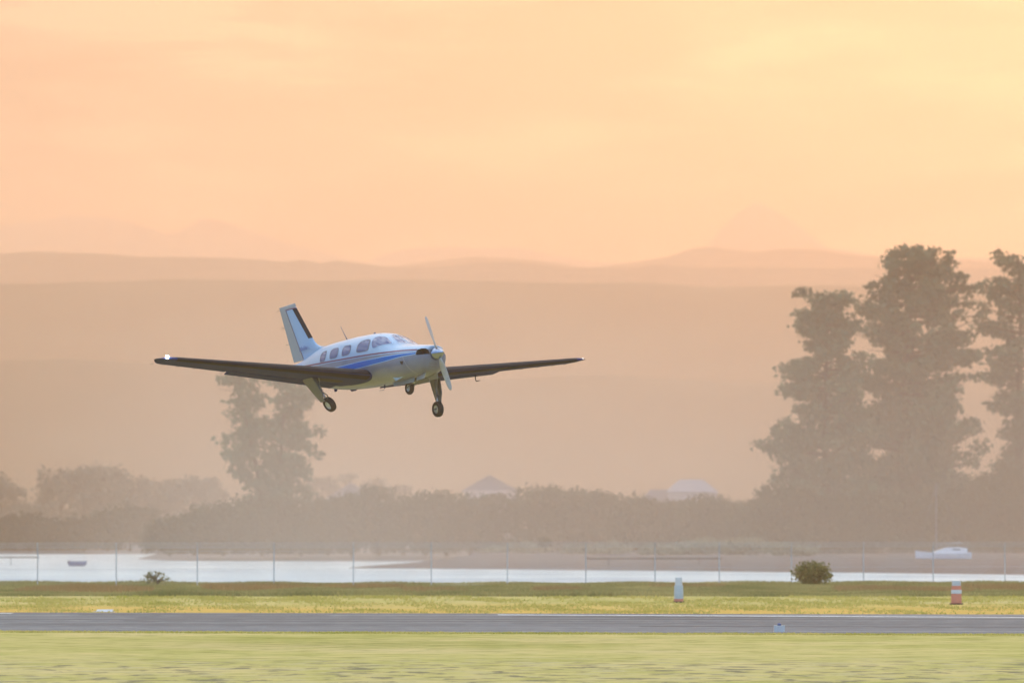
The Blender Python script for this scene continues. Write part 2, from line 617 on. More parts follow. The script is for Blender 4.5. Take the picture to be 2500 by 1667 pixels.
M['strobe'] = lamp_mat('lit_wingtip_lamp', (1.0, 0.97, 0.80), 120)
M['navlight'] = lamp_mat('lit_position_lamp', (1.0, 0.95, 0.9), 8)

# ------------------------------------------------------------------ fuselage shape (x aft, top, bottom, half width, widest height, exponent)
FUS = np.array([
    [.40, .215, -.20, .255, .02, 2.3], [.46, .235, -.33, .33, .0, 2.3], [.55, .25, -.42, .395, -.03, 2.35], [.70, .275, -.475, .455, -.06, 2.4],
    [.90, .305, -.51, .50, -.07, 2.45], [1.20, .35, -.535, .55, -.08, 2.5], [1.60, .41, -.545, .60, -.07, 2.5], [1.80, .48, -.545, .615, -.05, 2.4],
    [2.05, .605, -.54, .63, .0, 2.3], [2.35, .735, -.53, .64, .05, 2.3], [2.65, .83, -.515, .645, .10, 2.35], [3.00, .885, -.50, .65, .14, 2.45],
    [3.50, .915, -.48, .65, .16, 2.5], [4.20, .935, -.445, .65, .17, 2.5], [5.00, .935, -.38, .635, .18, 2.5], [5.50, .93, -.31, .59, .20, 2.5],
    [6.00, .905, -.215, .515, .24, 2.45], [6.50, .83, -.095, .415, .30, 2.4], [7.00, .745, .045, .30, .36, 2.3], [7.50, .685, .20, .185, .42, 2.2],
    [8.00, .64, .40, .07, .52, 2.0]])


def fus(x):
    X = FUS[:, 0]
    x = min(max(x, X[0]), X[-1])
    i = min(max(int(np.searchsorted(X, x) - 1), 0), len(X) - 2)
    h = X[i + 1] - X[i]
    t = (x - X[i]) / h

    def sl(k):
        if k <= 0:
            return (FUS[1] - FUS[0]) / (X[1] - X[0])
        if k >= len(X) - 1:
            return (FUS[-1] - FUS[-2]) / (X[-1] - X[-2])
        a = (FUS[k] - FUS[k - 1]) / (X[k] - X[k - 1])
        b = (FUS[k + 1] - FUS[k]) / (X[k + 1] - X[k])
        return np.where(a * b > 0, 2 * a * b / (a + b + np.where(a + b == 0, 1e-9, 0)), 0)
    p = (2 * t**3 - 3 * t * t + 1) * FUS[i] + (t**3 - 2 * t * t + t) * h * sl(i) + (-2 * t**3 + 3 * t * t) * FUS[i + 1] + (t**3 - t * t) * h * sl(i + 1)
    return p[1:]


def side_y(x, z):
    zt, zb, w, zc, n = fus(x)
    q = abs(z - zc) / ((zt - zc) if z > zc else (zc - zb))
    return w * max(0, 1 - q**n) ** (1 / n)


def top_z(x, y):
    zt, zb, w, zc, n = fus(x)
    return zc + (zt - zc) * max(0, 1 - abs(y / w) ** n) ** (1 / n)


def bot_z(x, y):
    zt, zb, w, zc, n = fus(x)
    return zc - (zc - zb) * max(0, 1 - abs(y / w) ** n) ** (1 / n)


def AC(x, y, z):
    """aircraft coordinates (x aft, y left, z up from the thrust line) to the Empty's local frame"""
    return Vector((BASE_X - x, y, z - BASE_Z))


def surf_normal(x, y, z):
    def F(a, b, c):
        zt, zb, w, zc, n = fus(a)
        h = (zt - zc) if c > zc else (zc - zb)
        return (abs(b) / w) ** n + (abs(c - zc) / h) ** n
    e = 1e-3
    g = Vector((-(F(x + e, y, z) - F(x - e, y, z)), F(x, y + e, z) - F(x, y - e, z), F(x, y, z + e) - F(x, y, z - e)))
    return g.normalized()


def on_side(x, z, s, off):
    y = s * side_y(x, z)
    return AC(x, y, z) + surf_normal(x, y, z) * off


def on_top(x, y, off):
    z = top_z(x, y)
    return AC(x, y, z) + surf_normal(x, y, z) * off


def round_poly(pts, it=2):
    for _ in range(it):
        q = []
        for i in range(len(pts)):
            a, b = pts[i], pts[(i + 1) % len(pts)]
            q += [(a[0] * .8 + b[0] * .2, a[1] * .8 + b[1] * .2), (a[0] * .2 + b[0] * .8, a[1] * .2 + b[1] * .8)]
        pts = q
    return pts


def patch(poly, place, name, mat, parent, rings=5):
    """fill an outline given in surface parameters with a smooth skin"""
    mb = MB()
    cx = sum(p[0] for p in poly) / len(poly)
    cy = sum(p[1] for p in poly) / len(poly)
    rr = []
    for k in range(rings):
        f = 1 - k / rings
        rr.append([place(cx + (p[0] - cx) * f, cy + (p[1] - cy) * f) for p in poly])
    mb.loft(rr, True, False, True)
    return mb.build(name, mat, parent, smooth=True)


def ring_band(poly, scale, place, name, mat, parent):
    cx = sum(p[0] for p in poly) / len(poly)
    cy = sum(p[1] for p in poly) / len(poly)
    mb = MB()
    mb.loft([[place(cx + (p[0] - cx) * f, cy + (p[1] - cy) * f) for p in poly] for f in (scale, 1.0, 0.93)], True, False, False)
    return mb.build(name, mat, parent, smooth=True)


def build_airplane():
    F_yaw, F_pitch, F_roll, DIST = math.radians(59), math.radians(5.7), math.radians(0.8), 147.5
    Fw = Vector((math.cos(F_yaw) * math.cos(F_pitch), -math.sin(F_yaw) * math.cos(F_pitch), math.sin(F_pitch)))
    L0 = Vector((math.sin(F_yaw), math.cos(F_yaw), 0))
    U0 = Fw.cross(L0)
    Lf = L0 * math.cos(F_roll) + U0 * math.sin(F_roll)
    Up = Fw.cross(Lf)
    nose = Vector((0, 0, CAM_H)) + ray(1082, 859) * DIST
    R3 = Matrix((Fw, Lf, Up)).transposed()
    base = nose - R3 @ AC(0, 0, 0)
    A = empty('airplane', (0, 0, 0), 'white and grey single-engine propeller airplane flying over the runway with its wheels down', 'airplane')
    A.matrix_world = Matrix.Translation(base) @ R3.to_4x4()

    # ---- fuselage
    xs = np.concatenate([[.40, .43, .46, .50, .55, .62], np.arange(.70, 8.01, .1)])
    NS = 64
    mb = MB()
    rings = []
    for x in xs:
        zt, zb, w, zc, n = fus(x)
        r = []
        for k in range(NS):
            t = 2 * math.pi * k / NS
            c, s = math.cos(t), math.sin(t)
            y = w * math.copysign(abs(c) ** (2 / n), c)
            h = (zt - zc) if s >= 0 else (zc - zb)
            z = zc + h * math.copysign(abs(s) ** (2 / n), s)
            r.append(AC(x, y, z))
        rings.append(r)
    mb.loft(rings)
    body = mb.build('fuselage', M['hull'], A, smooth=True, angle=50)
    # engine air intakes cut into both sides of the nose
    cut = MB()
    for s in (-1, 1):
        prof = [(.17, -.005), (.62, -.005), (.62, .03), (.60, .085), (.54, .14), (.45, .165), (.34, .165), (.26, .15), (.21, .10), (.18, .05)]
        a = [AC(.30, s * y, z) for y, z in prof]
        b = [AC(.56, s * y, z) for y, z in prof]
        c = [AC(.66, s * (y * .9 + .05), z * .8 + .01) for y, z in prof]
        cut.loft([a, b, c])
    cutter = cut.build('intake_cutter', M['dark'])
    body.data.materials.append(M['dark'])
    mod = body.modifiers.new('cut', 'BOOLEAN')
    mod.operation = 'DIFFERENCE'
    mod.object = cutter
    mod.solver = 'EXACT'
    mod.material_mode = 'TRANSFER'
    bpy.context.view_layer.update()
    cutter.matrix_world = A.matrix_world
    bpy.context.view_layer.update()
    dg = bpy.context.evaluated_depsgraph_get()
    nm = bpy.data.meshes.new_from_object(body.evaluated_get(dg))
    body.modifiers.clear()
    body.data = nm
    nm.name = 'fuselage'
    cm = cutter.data
    bpy.data.objects.remove(cutter)
    bpy.data.meshes.remove(cm)

    # ---- stripes along both sides
    red = [(x, z) for x, z in RED_LINE if x > .6 and x < 8]
    bu = [(.60, .064), (.63, .065), (.884, .077), (1.24, .097), (1.613, .112), (2.003, .120), (2.652, .133), (3.343, .144), (3.908, .143), (4.48, .147), (4.9, .15)]
    bl = [(.60, .037), (.622, .037), (.873, .041), (1.226, .043), (1.596, .025), (2.002, .010), (2.444, .004), (2.903, .002), (3.374, .002), (3.702, .008), (4.9, .125)]

    def interp(tab, x):
        return float(np.interp(x, [p[0] for p in tab], [p[1] for p in tab]))

    def strip(name, mat, x0, x1, lo, hi, off, n=60):
        mb = MB()
        for s in (-1, 1):
            rg = []
            for x in np.linspace(x0, x1, n):
                a, b = lo(x), hi(x)
                rg.append([on_side(x, a + (b - a) * f, s, off) for f in (0, .33, .67, 1)])
            mb.loft(rg, False, False, False)
        return mb.build(name, mat, A, smooth=True)
    rl = lambda x: interp(red, x)
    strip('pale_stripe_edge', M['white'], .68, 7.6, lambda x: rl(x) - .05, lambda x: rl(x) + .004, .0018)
    strip('red_stripe', M['red'], .68, 7.6, lambda x: rl(x) - .028, lambda x: rl(x) + .010, .0032)
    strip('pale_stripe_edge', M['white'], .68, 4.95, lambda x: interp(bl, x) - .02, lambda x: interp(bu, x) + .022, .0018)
    strip('blue_stripe', M['blue'], .68, 4.9, lambda x: interp(bl, x), lambda x: interp(bu, x), .0034)

    # ---- cabin windows (outline in x aft, z)
    wins = [
        [(5.500, .430), (5.515, .55), (5.50, .64), (5.42, .682), (5.20, .690), (5.160, .60), (5.165, .48), (5.22, .42)],
        [(4.880, .430), (4.905, .55), (4.905, .64), (4.84, .688), (4.52, .680), (4.465, .57), (4.480, .46), (4.55, .418)],
        [(4.195, .420), (4.215, .53), (4.215, .62), (4.16, .678), (3.83, .668), (3.785, .55), (3.80, .45), (3.88, .416)],
        [(3.405, .415), (3.415, .54), (3.405, .63), (3.31, .692), (3.03, .712), (2.855, .66), (2.825, .43), (2.89, .40)],
    ]
    for s in (-1, 1):
        for w in wins:
            poly = round_poly(w)
            o = patch(poly, lambda a, b: on_side(a, b, s, .004), 'cabin_window', M['glass'], A)
            ring_band(poly, 1.10, lambda a, b: on_side(a, b, s, .006), 'window_frame', M['seal'], o)
        cock = round_poly([(2.62, .425), (2.73, .53), (2.80, .66), (2.78, .735), (2.66, .765), (2.36, .70), (2.16, .60), (1.90, .465), (2.06, .455), (2.25, .462), (2.42, .44), (2.52, .415)])
        o = patch(cock, lambda a, b: on_side(a, b, s, .004), 'cockpit_window', M['glass'], A)
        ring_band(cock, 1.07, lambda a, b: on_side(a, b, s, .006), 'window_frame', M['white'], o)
        wsp = round_poly([(2.42, s * .13), (2.42, s * .03), (2.20, s * .025), (1.75, s * .025), (1.72, s * .12), (1.80, s * .25), (2.08, s * .23)], 1)
        o = patch(wsp, lambda a, b: on_top(a, b, .004), 'windscreen', M['glass'], A)
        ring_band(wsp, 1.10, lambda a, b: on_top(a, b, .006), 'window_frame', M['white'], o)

    # ---- wings
    def sect(x_le, c, z_le, y, t, tw, f0, f1, n=14, camber=.02):
        """closed airfoil slice between the chord fractions f0 and f1"""
        def yt(f):
            return 5 * t * (.2969 * math.sqrt(max(f, 0)) - .1260 * f - .3516 * f * f + .2843 * f**3 - .1036 * f**4)

        def yc(f):
            m, p = camber, .4
            return m / p**2 * (2 * p * f - f * f) if f < p else m / (1 - p) ** 2 * ((1 - 2 * p) + 2 * p * f - f * f)
        fs = [f0 + (f1 - f0) * .5 * (1 - math.cos(math.pi * k / n)) for k in range(n + 1)]
        up = [(f, yc(f) + yt(f)) for f in fs]
        lo = [(f, yc(f) - yt(f)) for f in fs]
        pts = up + (lo[::-1][:-1] if f0 == 0 else lo[::-1])
        r = []
        for f, h in pts:
            dx, dz = f * c, h * c
            r.append(AC(x_le + dx * math.cos(tw) + dz * math.sin(tw), y, z_le - dx * math.sin(tw) + dz * math.cos(tw)))
        return r

    def wing_at(a):
        """(x of leading edge, chord, z of leading edge, t/c, twist) at the distance a from the centre line"""
        g = (a - .65) / 5.65
        xle = 2.80 + .42 * g
        te = 4.74 - .58 * g
        return xle, te - xle, -.225 + .455 * g, .155 - .03 * g, math.radians(2.2 - 1.2 * g)
    HINGE = .74
    for s in (-1, 1):
        ys = [.35, .65, .9, 1.25, 1.8, 2.5, 3.3, 4.2, 5.2, 6.1]
        mb = MB()
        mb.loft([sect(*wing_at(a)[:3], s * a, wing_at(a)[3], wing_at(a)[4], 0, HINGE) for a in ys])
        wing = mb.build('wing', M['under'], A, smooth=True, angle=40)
        # raked tip
        mb = MB()
        tr = []
        for k, a in enumerate((6.1, 6.22, 6.33, 6.42, 6.49, 6.53)):
            x, c, z, t, tw = wing_at(a)
            g = (a - 6.1) / .43
            te = x + c - .50 * g**1.9
            x2 = x + .27 * g**2
            tr.append(sect(x2, te - x2, z + .01 * g, s * a, t * (1 - .72 * g**2), tw, 0, 1, camber=.02))
        mb.loft(tr)
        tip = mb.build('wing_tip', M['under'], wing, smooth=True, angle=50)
        # rubber boot wrapped over the leading edge
        mb = MB()
        rg = []
        for a in np.linspace(.60, 6.08, 24):
            x, c, z, t, tw = wing_at(a)
            full = sect(x - .004, c, z, s * a, t * 1.03 + .004, tw, 0, .13, n=8)
            n1 = 9
            rg.append(full[n1:n1 + 7] + full[:n1])
        mb.loft(rg, False, False, False)
        mb.build('deice_boot', M['boot'], wing, smooth=True)
        for nm, a0, a1, defl in (('root_fairing', .45, .74, 0), ('flap', .76, 4.10, 9), ('aileron', 4.12, 6.09, 0)):
            mb = MB()
            rg = []
            for a in np.linspace(a0, a1, 6):
                x, c, z, t, tw = wing_at(a)
                pts = sect(x, c, z, s * a, t, tw, HINGE + .006, 1, n=8)
                if defl:
                    piv = AC(x + c * (HINGE + .02), s * a, z - .02 * c)
                    ca, sa = math.cos(math.radians(defl)), math.sin(math.radians(defl))
                    q = []
                    for p in pts:
                        d = p - piv
                        q.append(piv + Vector((d.x * ca - d.z * sa, 0, d.z * ca + d.x * sa)) + Vector((-.03, 0, -.015)))
                    pts = q
                rg.append(pts)
            mb.loft(rg)
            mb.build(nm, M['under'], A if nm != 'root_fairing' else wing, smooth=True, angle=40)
        # flat dark patch on the lower skin, painting the wheel bay's shade
        def low(x, a):
            xl, c, z, t, tw = wing_at(a)
            f = (x - xl) / c
            yt = 5 * t * (.2969 * math.sqrt(f) - .1260 * f - .3516 * f * f + .2843 * f**3 - .1036 * f**4)
            yc = .02 / .16 * (.8 * f - f * f) if f < .4 else .02 / .36 * (.2 + .8 * f - f * f)
            return AC(x, s * a, z - f * c * math.sin(tw) + (yc - yt) * c - .006)
        bay = round_poly([(3.45, 1.80), (3.88, 1.80), (3.92, 1.45), (3.95, 1.12), (3.80, .96), (3.55, .98), (3.42, 1.2)], 2)
        patch(bay, low, 'wheel_bay_shade', M['dark'], A, rings=3)
        # lit lamp on the tip
        x, c, z, t, tw = wing_at(6.42)
        mb = MB()
        r = .045 if s < 0 else .013
        ctr = AC(x + .06, s * 6.34, z + .03) if s < 0 else AC(x + .12, s * 6.34, z + .02)
        mb.lathe([(-r, 0), (-r * .8, r * .6), (0, r), (r * .8, r * .6), (r, 0)], ctr, (1, 0, 0), 10)
        mb.build('wingtip_light', M['strobe'] if s < 0 else M['navlight'], A, smooth=True)
        # static wicks on the trailing edge
        for a in (5.0, 5.5, 5.95, 6.3):
            x, c, z, t, tw = wing_at(a)
            p = AC(x + c - .01, s * a, z - c * math.sin(tw))
            MB().tube([p, p + Vector((-.17, 0, -.005))], .004, 5).build('static_wick', M['boot'], A)
    # pitot mast under the left wing
    p = AC(3.55, 3.05, -.16)
    MB().tube([p, p + Vector((0, 0, -.13)), p + Vector((.03, 0, -.17)), p + Vector((.24, 0, -.175))], [.016, .014, .013, .009], 8).build('pitot_tube', M['boot'], A, smooth=True)

    # ---- tailplane
    for s in (-1, 1):
        def tp(a, f0, f1):
            g = a / 2.2
            return sect(6.98 + .28 * g, 1.0 - .30 * g, .53, s * a, .085, 0, f0, f1, n=10, camber=0)
        mb = MB(); mb.loft([tp(a, 0, .62) for a in (.0, .4, 1.2, 2.0, 2.2)])
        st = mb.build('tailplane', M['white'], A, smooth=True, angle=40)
        mb = MB(); mb.loft([tp(a, .63, 1) for a in (.25, 1.2, 2.2)])
        mb.build('elevator', M['grey'], A, smooth=True, angle=40)

    # ---- fin, rudder
    def fin_x(tab, z):
        return float(np.interp(z, [p[1] for p in tab], [p[0] for p in tab]))
    LE = [(5.55, .90), (5.96, .93), (6.23, .945), (6.43, .975), (6.60, 1.04), (6.72, 1.12), (6.86, 1.26), (7.66, 2.19), (7.72, 2.31)]
    HG = [(7.36, .69), (8.27, 2.25), (8.31, 2.31)]
    TEt = [(7.96, .70), (8.60, 2.26), (8.63, 2.31)]

    def fin_slice(z, x0, x1, xa, xb):
        """slice of the fin between x0 and x1 of a section running xa..xb"""
        th = .085 - .035 * (z - .6) / 1.7
        out = []
        n = 10
        c = max(xb - xa, .2)
        fs = [x0 + (x1 - x0) * .5 * (1 - math.cos(math.pi * k / n)) for k in range(n + 1)]
        hh = lambda x: th * 5 * .5 * 2 * (.2969 * math.sqrt(max((x - xa) / c, 0)) - .1260 * ((x - xa) / c) - .3516 * ((x - xa) / c) ** 2 + .2843 * ((x - xa) / c) ** 3 - .1036 * ((x - xa) / c) ** 4)
        out += [AC(x, hh(x) + .002, z) for x in fs]
        out += [AC(x, -hh(x) - .002, z) for x in fs[::-1]]
        return out
    zs = [.62, .72, .85, .91, .935, .955, .98, 1.04, 1.12, 1.26, 1.5, 1.8, 2.1, 2.20]
    mb = MB()
    mb.loft([fin_slice(z, fin_x(LE, z) if z > .9 else 5.55, fin_x(HG, z) - .004, fin_x(LE, z), fin_x(TEt, z)) for z in zs])
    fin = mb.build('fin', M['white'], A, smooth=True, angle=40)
    mb = MB()
    mb.loft([fin_slice(z, fin_x(HG, z) + .010, fin_x(TEt, z), fin_x(LE, z), fin_x(TEt, z)) for z in (.72, 1.0, 1.5, 2.0, 2.205)])
    rud = mb.build('rudder', M['grey'], A, smooth=True, angle=40)
    mb = MB()
    caps = []
    for z, k in ((2.207, 1), (2.26, .98), (2.29, .75), (2.305, .3)):
        xa, xb = fin_x(LE, z), fin_x(TEt, z)
        r = fin_slice(z, xa, xb, xa, xb)
        caps.append([Vector((p.x, p.y * k, p.z + (.02 * (1 - ((BASE_X - p.x) - xa) / (xb - xa)) - .01))) for p in r])
    mb.loft(caps)
    mb.build('fin_cap', M['grey'], A, smooth=True, angle=40)
    # dark boot on the fin's leading edge
    mb = MB()
    rg = []
    for z in np.linspace(1.26, 2.18, 12):
        xa, xb = fin_x(LE, z), fin_x(TEt, z)
        w = .17 + .03 * (z - 1.26)
        th = .085 - .035 * (z - .6) / 1.7
        c = xb - xa
        hh = lambda d: th * 5 * (.2969 * math.sqrt(d / c) - .1260 * d / c - .3516 * (d / c) ** 2) + .005
        ds = [w, w * .6, w * .3, w * .1, 0]
        rg.append([AC(xa + d - (.006 if d == 0 else 0), hh(d) if d else 0, z) for d in ds] + [AC(xa + d, -hh(d), z) for d in ds[::-1][1:]])
    mb.loft(rg, False, False, False)
    mb.build('fin_boot', M['boot'], fin, smooth=True)
    # red rule round the white panel of the fin
    mb = MB()
    for s in (-1, 1):
        rg = []
        for z in np.linspace(.76, 2.19, 14):
            xa, xb = fin_x(LE, z), fin_x(TEt, z)
            xh = fin_x(HG, z) - .012
            th = .085 - .035 * (z - .6) / 1.7
            q = lambda x: AC(x, s * (th * 5 * (.2969 * math.sqrt((x - xa) / (xb - xa)) - .126 * (x - xa) / (xb - xa) - .3516 * ((x - xa) / (xb - xa)) ** 2 + .2843 * ((x - xa) / (xb - xa)) ** 3 - .1036 * ((x - xa) / (xb - xa)) ** 4) + .006), z)
            rg.append([q(xh), q(xh - .018)])
        mb.loft(rg, False, False, False)
        z0, z1 = 2.165, 2.19
        rg = []
        for f in np.linspace(.02, .98, 8):
            col = []
            for z in (z0, z1):
                xa, xb = fin_x(LE, z), fin_x(TEt, z)
                x = xa + f * (fin_x(HG, z) - xa)
                th = .085 - .035 * (z - .6) / 1.7
                d = (x - xa) / (xb - xa)
                col.append(AC(x, s * (th * 5 * (.2969 * math.sqrt(d) - .126 * d - .3516 * d * d + .2843 * d**3 - .1036 * d**4) + .008), z))
            rg.append(col)
        mb.loft(rg, False, False, False)
    mb.build('red_stripe', M['red'], fin)
    # static wicks and joint of the rudder
    for z in (1.25, 1.70, 1.74, 2.22):
        p = AC(fin_x(TEt, z) - .005, 0, z)
        MB().tube([p, p + Vector((-.20, 0, -.004))], .004, 5).build('static_wick', M['boot'], A)
    # script lettering low on the fin
    for s in (-1, 1):
        cu = bpy.data.curves.new('lettering', 'FONT')
        cu.body = 'Malibu'
        cu.size = .17
        cu.shear = .35
        cu.extrude = .001
        cu.align_x = 'CENTER'
        tmp = bpy.data.objects.new('lettering', cu)
        COL.objects.link(tmp)
        bpy.context.view_layer.update()
        me = bpy.data.meshes.new_from_object(tmp.evaluated_get(bpy.context.evaluated_depsgraph_get()))
        bpy.data.objects.remove(tmp)
        bpy.data.curves.remove(cu)
        o = link('lettering', me, M['ink'], fin)
        ex = Vector((1, 0, 0)) if s < 0 else Vector((-1, 0, 0))
        ex = (ex + Vector((0, 0, .06 * (1 if s < 0 else -1)))).normalized()
        ez = Vector((0, s, 0))
        ey = ez.cross(ex)
        mm = Matrix((ex, ey, ez)).transposed().to_4x4()
        o.matrix_local = Matrix.Translation(AC(7.26, s * .088, .965)) @ mm

    # ---- nose: spinner, propeller, louvres
    mb = MB()
    mb.lathe([(.0, .0), (.012, .022), (.04, .048), (.10, .086), (.18, .122), (.27, .149), (.35, .163), (.385, .168), (.39, .165)], AC(0, 0, 0), (-1, 0, 0), 40)
    mb.build('spinner', M['chrome'], A, smooth=True, angle=60)
    ang0 = math.radians(108)
    for k in range(2):
        a = ang0 + k * math.pi
        er = Vector((0, math.cos(a), math.sin(a)))
        et = Vector((0, -math.sin(a), math.cos(a)))
        ex = Vector((1, 0, 0))
        rg = []
        for r, c, tw, th in ((.13, .07, 52, .06), (.22, .10, 48, .045), (.35, .145, 40, .028), (.55, .155, 30, .018), (.75, .14, 23, .012), (.92, .11, 19, .009), (.99, .07, 18, .007), (1.015, .025, 18, .004)):
            t = math.radians(tw)
            dch = et * math.cos(t) + ex * math.sin(t)
            dn = ex * math.cos(t) - et * math.sin(t)
            ring = []
            for q in range(12):
                w = 2 * math.pi * q / 12
                ring.append(AC(.26, 0, 0) + er * r + dch * (c * .5 * math.cos(w)) + dn * (th * .5 * math.sin(w)))
            rg.append(ring)
        MB().loft(rg).build('propeller_blade', M['blade'], A, smooth=True)
    for i, z in enumerate((-.225, -.262, -.30, -.338)):
        rg = []
        for y in np.linspace(-.19, .05, 10):
            lo, hi = z - .007, z + .007
            col = []
            for zz in (lo, hi):
                # nearest x where the chin passes through this height
                xx = .40
                for q in np.arange(.40, 1.2, .004):
                    if side_y(q, zz) > abs(y):
                        xx = q
                        break
                col.append(AC(xx - .004, y, zz))
            rg.append(col)
        MB().loft(rg, False, False, False).build('cooling_louvre', M['louvre'], A)
    # small triangular air scoop and door seam low on the right of the cowling
    for s in (-1,):
        poly = [(1.235, -.085), (1.195, -.180), (1.155, -.095)]
        mb = MB()
        mb.loft([[on_side(a, b, s, .004) for a, b in poly], [on_side(1.235 + (a - 1.235) * .5, -.085 + (b + .085) * .7, s, .05) for a, b in poly]])
        mb.build('air_scoop', M['dark'], A)
        rg = []
        for z in np.linspace(.02, -.46, 14):
            x = 1.06 - .28 * (.02 - z) / .48 + .1
            rg.append([on_side(x, z, s, .003), on_side(x + .022, z, s, .006), on_side(x + .026, z, s, .003)])
        MB().loft(rg, False, False, False).build('cowl_seam', M['grey'], A, smooth=True)
    # roof antenna mast, beacon, belly aerials
    p = AC(4.95, 0, .925)
    MB().tube([p, p + Vector((-.14, 0, .17)), p + Vector((-.34, 0, .43))], [.016, .010, .006], 8).build('antenna_mast', M['seal'], A, smooth=True)
    p = AC(3.49, 0, .91)
    MB().lathe([(-.01, .04), (.02, .036), (.05, .022), (.062, .0)], p, (0, 0, 1), 12).build('beacon', M['seal'], A, smooth=True)
    for x, l, h in ((5.75, .16, .07), (4.75, .42, .035)):
        z = bot_z(x, 0)
        poly = [AC(x - l / 2, -.02, z + .02), AC(x - l * .1, -.02, z - h), AC(x + l * .35, -.02, z - h), AC(x + l / 2, -.02, z + .03)]
        MB().prism(poly, (0, .04, 0)).build('belly_antenna', M['under'], A)
    p = AC(2.95, -.12, -.49)
    MB().tube([p, p + Vector((.015, 0, -.10)), p + Vector((-.02, 0, -.14)), p + Vector((-.28, 0, -.13))], .006, 6).build('fuel_vent', M['seal'], A, smooth=True)
    p = AC(2.97, -.1, -.50)
    MB().box(p + Vector((0, 0, -.04)), (.03, .02, .10)).build('belly_antenna', M['under'], A)

    # ---- main undercarriage: leg frame with the pivot at the origin, Z down along the leg
    def main_gear(s, swing):
        piv = AC(3.65, s * 1.87, -.22)
        c, sn = math.cos(swing), math.sin(swing)
        # leg-local axes: down the leg, inboard
        dn = Vector((0, -s * sn, -c))
        inn = Vector((0, -s * c, sn))
        fx = Vector((1, 0, 0))

        def P(f, i, d):
            return piv + fx * f + inn * i + dn * d
        g = MB().tube([P(0, .02, -.08), P(0, .02, .10), P(0, .02, .44)], [.060, .052, .045], 12).build('main_gear', M['gearpaint'], A, smooth=True, angle=50)
        MB().tube([P(0, .02, .43), P(0, .02, .80)], .026, 12).build('oleo_piston', M['steel'], g, smooth=True)
        # torque link behind the piston
        mb = MB()
        mb.tube([P(.03, .02, .46), P(.17, .02, .58)], .014, 6)
        mb.tube([P(.17, .02, .58), P(.03, .02, .72)], .014, 6)
        mb.build('torque_link', M['gearpaint'], g)
        mb = MB()
        mb.tube([P(.0, .02, .30), P(.13, .05, .16), P(.22, .06, .0)], .018, 6)
        mb.build('side_brace', M['gearpaint'], g)
        # fork bend and axle
        MB().tube([P(0, .02, .78), P(0, .03, .83), P(0, .14, .845)], [.03, .028, .024], 8).build('axle', M['gearpaint'], g, smooth=True)
        wc = P(0, .03, .845)
        wd = inn
        R, W = .21, .085
        MB().lathe([(-W * .6, R * .52), (-W * .95, R * .66), (-W, R * .80), (-W * .75, R * .94), (-W * .3, R), (W * .3, R), (W * .75, R * .94), (W, R * .80), (W * .95, R * .66), (W * .6, R * .52)],
                   wc, wd, 36).build('tyre', M['tyre'], g, smooth=True)
        MB().lathe([(-W * .62, .0), (-W * .70, .03), (-W * .62, .05), (-W * .45, .07), (-W * .75, R * .5), (-W * .6, R * .54), (W * .6, R * .54), (W * .75, R * .5), (W * .45, .07), (W * .62, .0)],
                   wc, wd, 28).build('wheel_hub', M['hub'], g, smooth=True, angle=40)
        # outer door fixed to the leg
        out = [(.10, -.05), (.12, .10), (.14, .42), (.06, .60), (.05, .70), (-.17, .70), (-.24, .55), (-.34, .30), (-.42, .05), (-.42, -.02)]
        poly = [P(f, -.075 - .02 * (d - .3) ** 2, d) for f, d in out]
        MB().prism(poly, inn * .018).build('gear_door', M['gearpaint'], g)
        MB().tube([P(-.05, -.06, .35), P(0, .02, .35)], .012, 6).build('door_link', M['gearpaint'], g)
    main_gear(-1, math.radians(31))
    main_gear(1, math.radians(-3))

    # ---- nose wheel, partly swung back, and its open doors
    piv = AC(1.20, 0, -.42)
    wc = AC(1.84, 0, -.72)
    d = (wc - piv).normalized()
    g = MB().tube([piv, piv + d * .36], [.045, .04], 10).build('nose_gear', M['gearpaint'], A, smooth=True, angle=50)
    MB().tube([piv + d * .35, wc - d * .17 + Vector((0, 0, .02))], .024, 10).build('oleo_piston', M['steel'], g, smooth=True)
    mb = MB()
    for s in (-1, 1):
        mb.tube([wc - d * .19 + Vector((0, s * .02, .02)), wc - d * .12 + Vector((0, s * .085, 0)), wc + Vector((0, s * .085, 0))], .016, 8)
    mb.build('wheel_fork', M['gearpaint'], g)
    R, W = .172, .062
    MB().lathe([(-W * .6, R * .50), (-W, R * .68), (-W * .95, R * .84), (-W * .4, R), (W * .4, R), (W * .95, R * .84), (W, R * .68), (W * .6, R * .50)], wc, (0, 1, 0), 32).build('tyre', M['tyre'], g, smooth=True)
    MB().lathe([(-W * .6, 0), (-W * .66, .04), (-W * .45, .05), (-W * .7, R * .48), (-W * .6, R * .52), (W * .6, R * .52), (W * .7, R * .48), (W * .45, .05), (W * .6, 0)], wc, (0, 1, 0), 24).build('wheel_hub', M['hub'], g, smooth=True, angle=40)
    bay = [(1.15, -.17), (2.20, -.17), (2.20, .17), (1.15, .17)]
    patch(bay, lambda a, b: AC(a, b, bot_z(a, b) - .004), 'nose_bay_shade', M['dark'], A, rings=3)  # flat dark sheet, the nose bay's shade put into its colour
    for s in (-1, 1):
        # long rear doors hang at the sides of the bay
        MB().prism([AC(1.18, s * .20, -.50), AC(1.18, s * .235, -.64), AC(2.25, s * .225, -.625), AC(2.32, s * .20, -.49)], (0, s * .014, 0)).build('nose_gear_door', M['grey'], A)
        # forward doors ahead of the wheel
        MB().prism([AC(.66, s * .17, -.46), AC(.70, s * .20, -.60), AC(1.10, s * .20, -.61), AC(1.12, s * .17, -.50)], (0, s * .012, 0)).build('nose_gear_door', M['grey'], A)
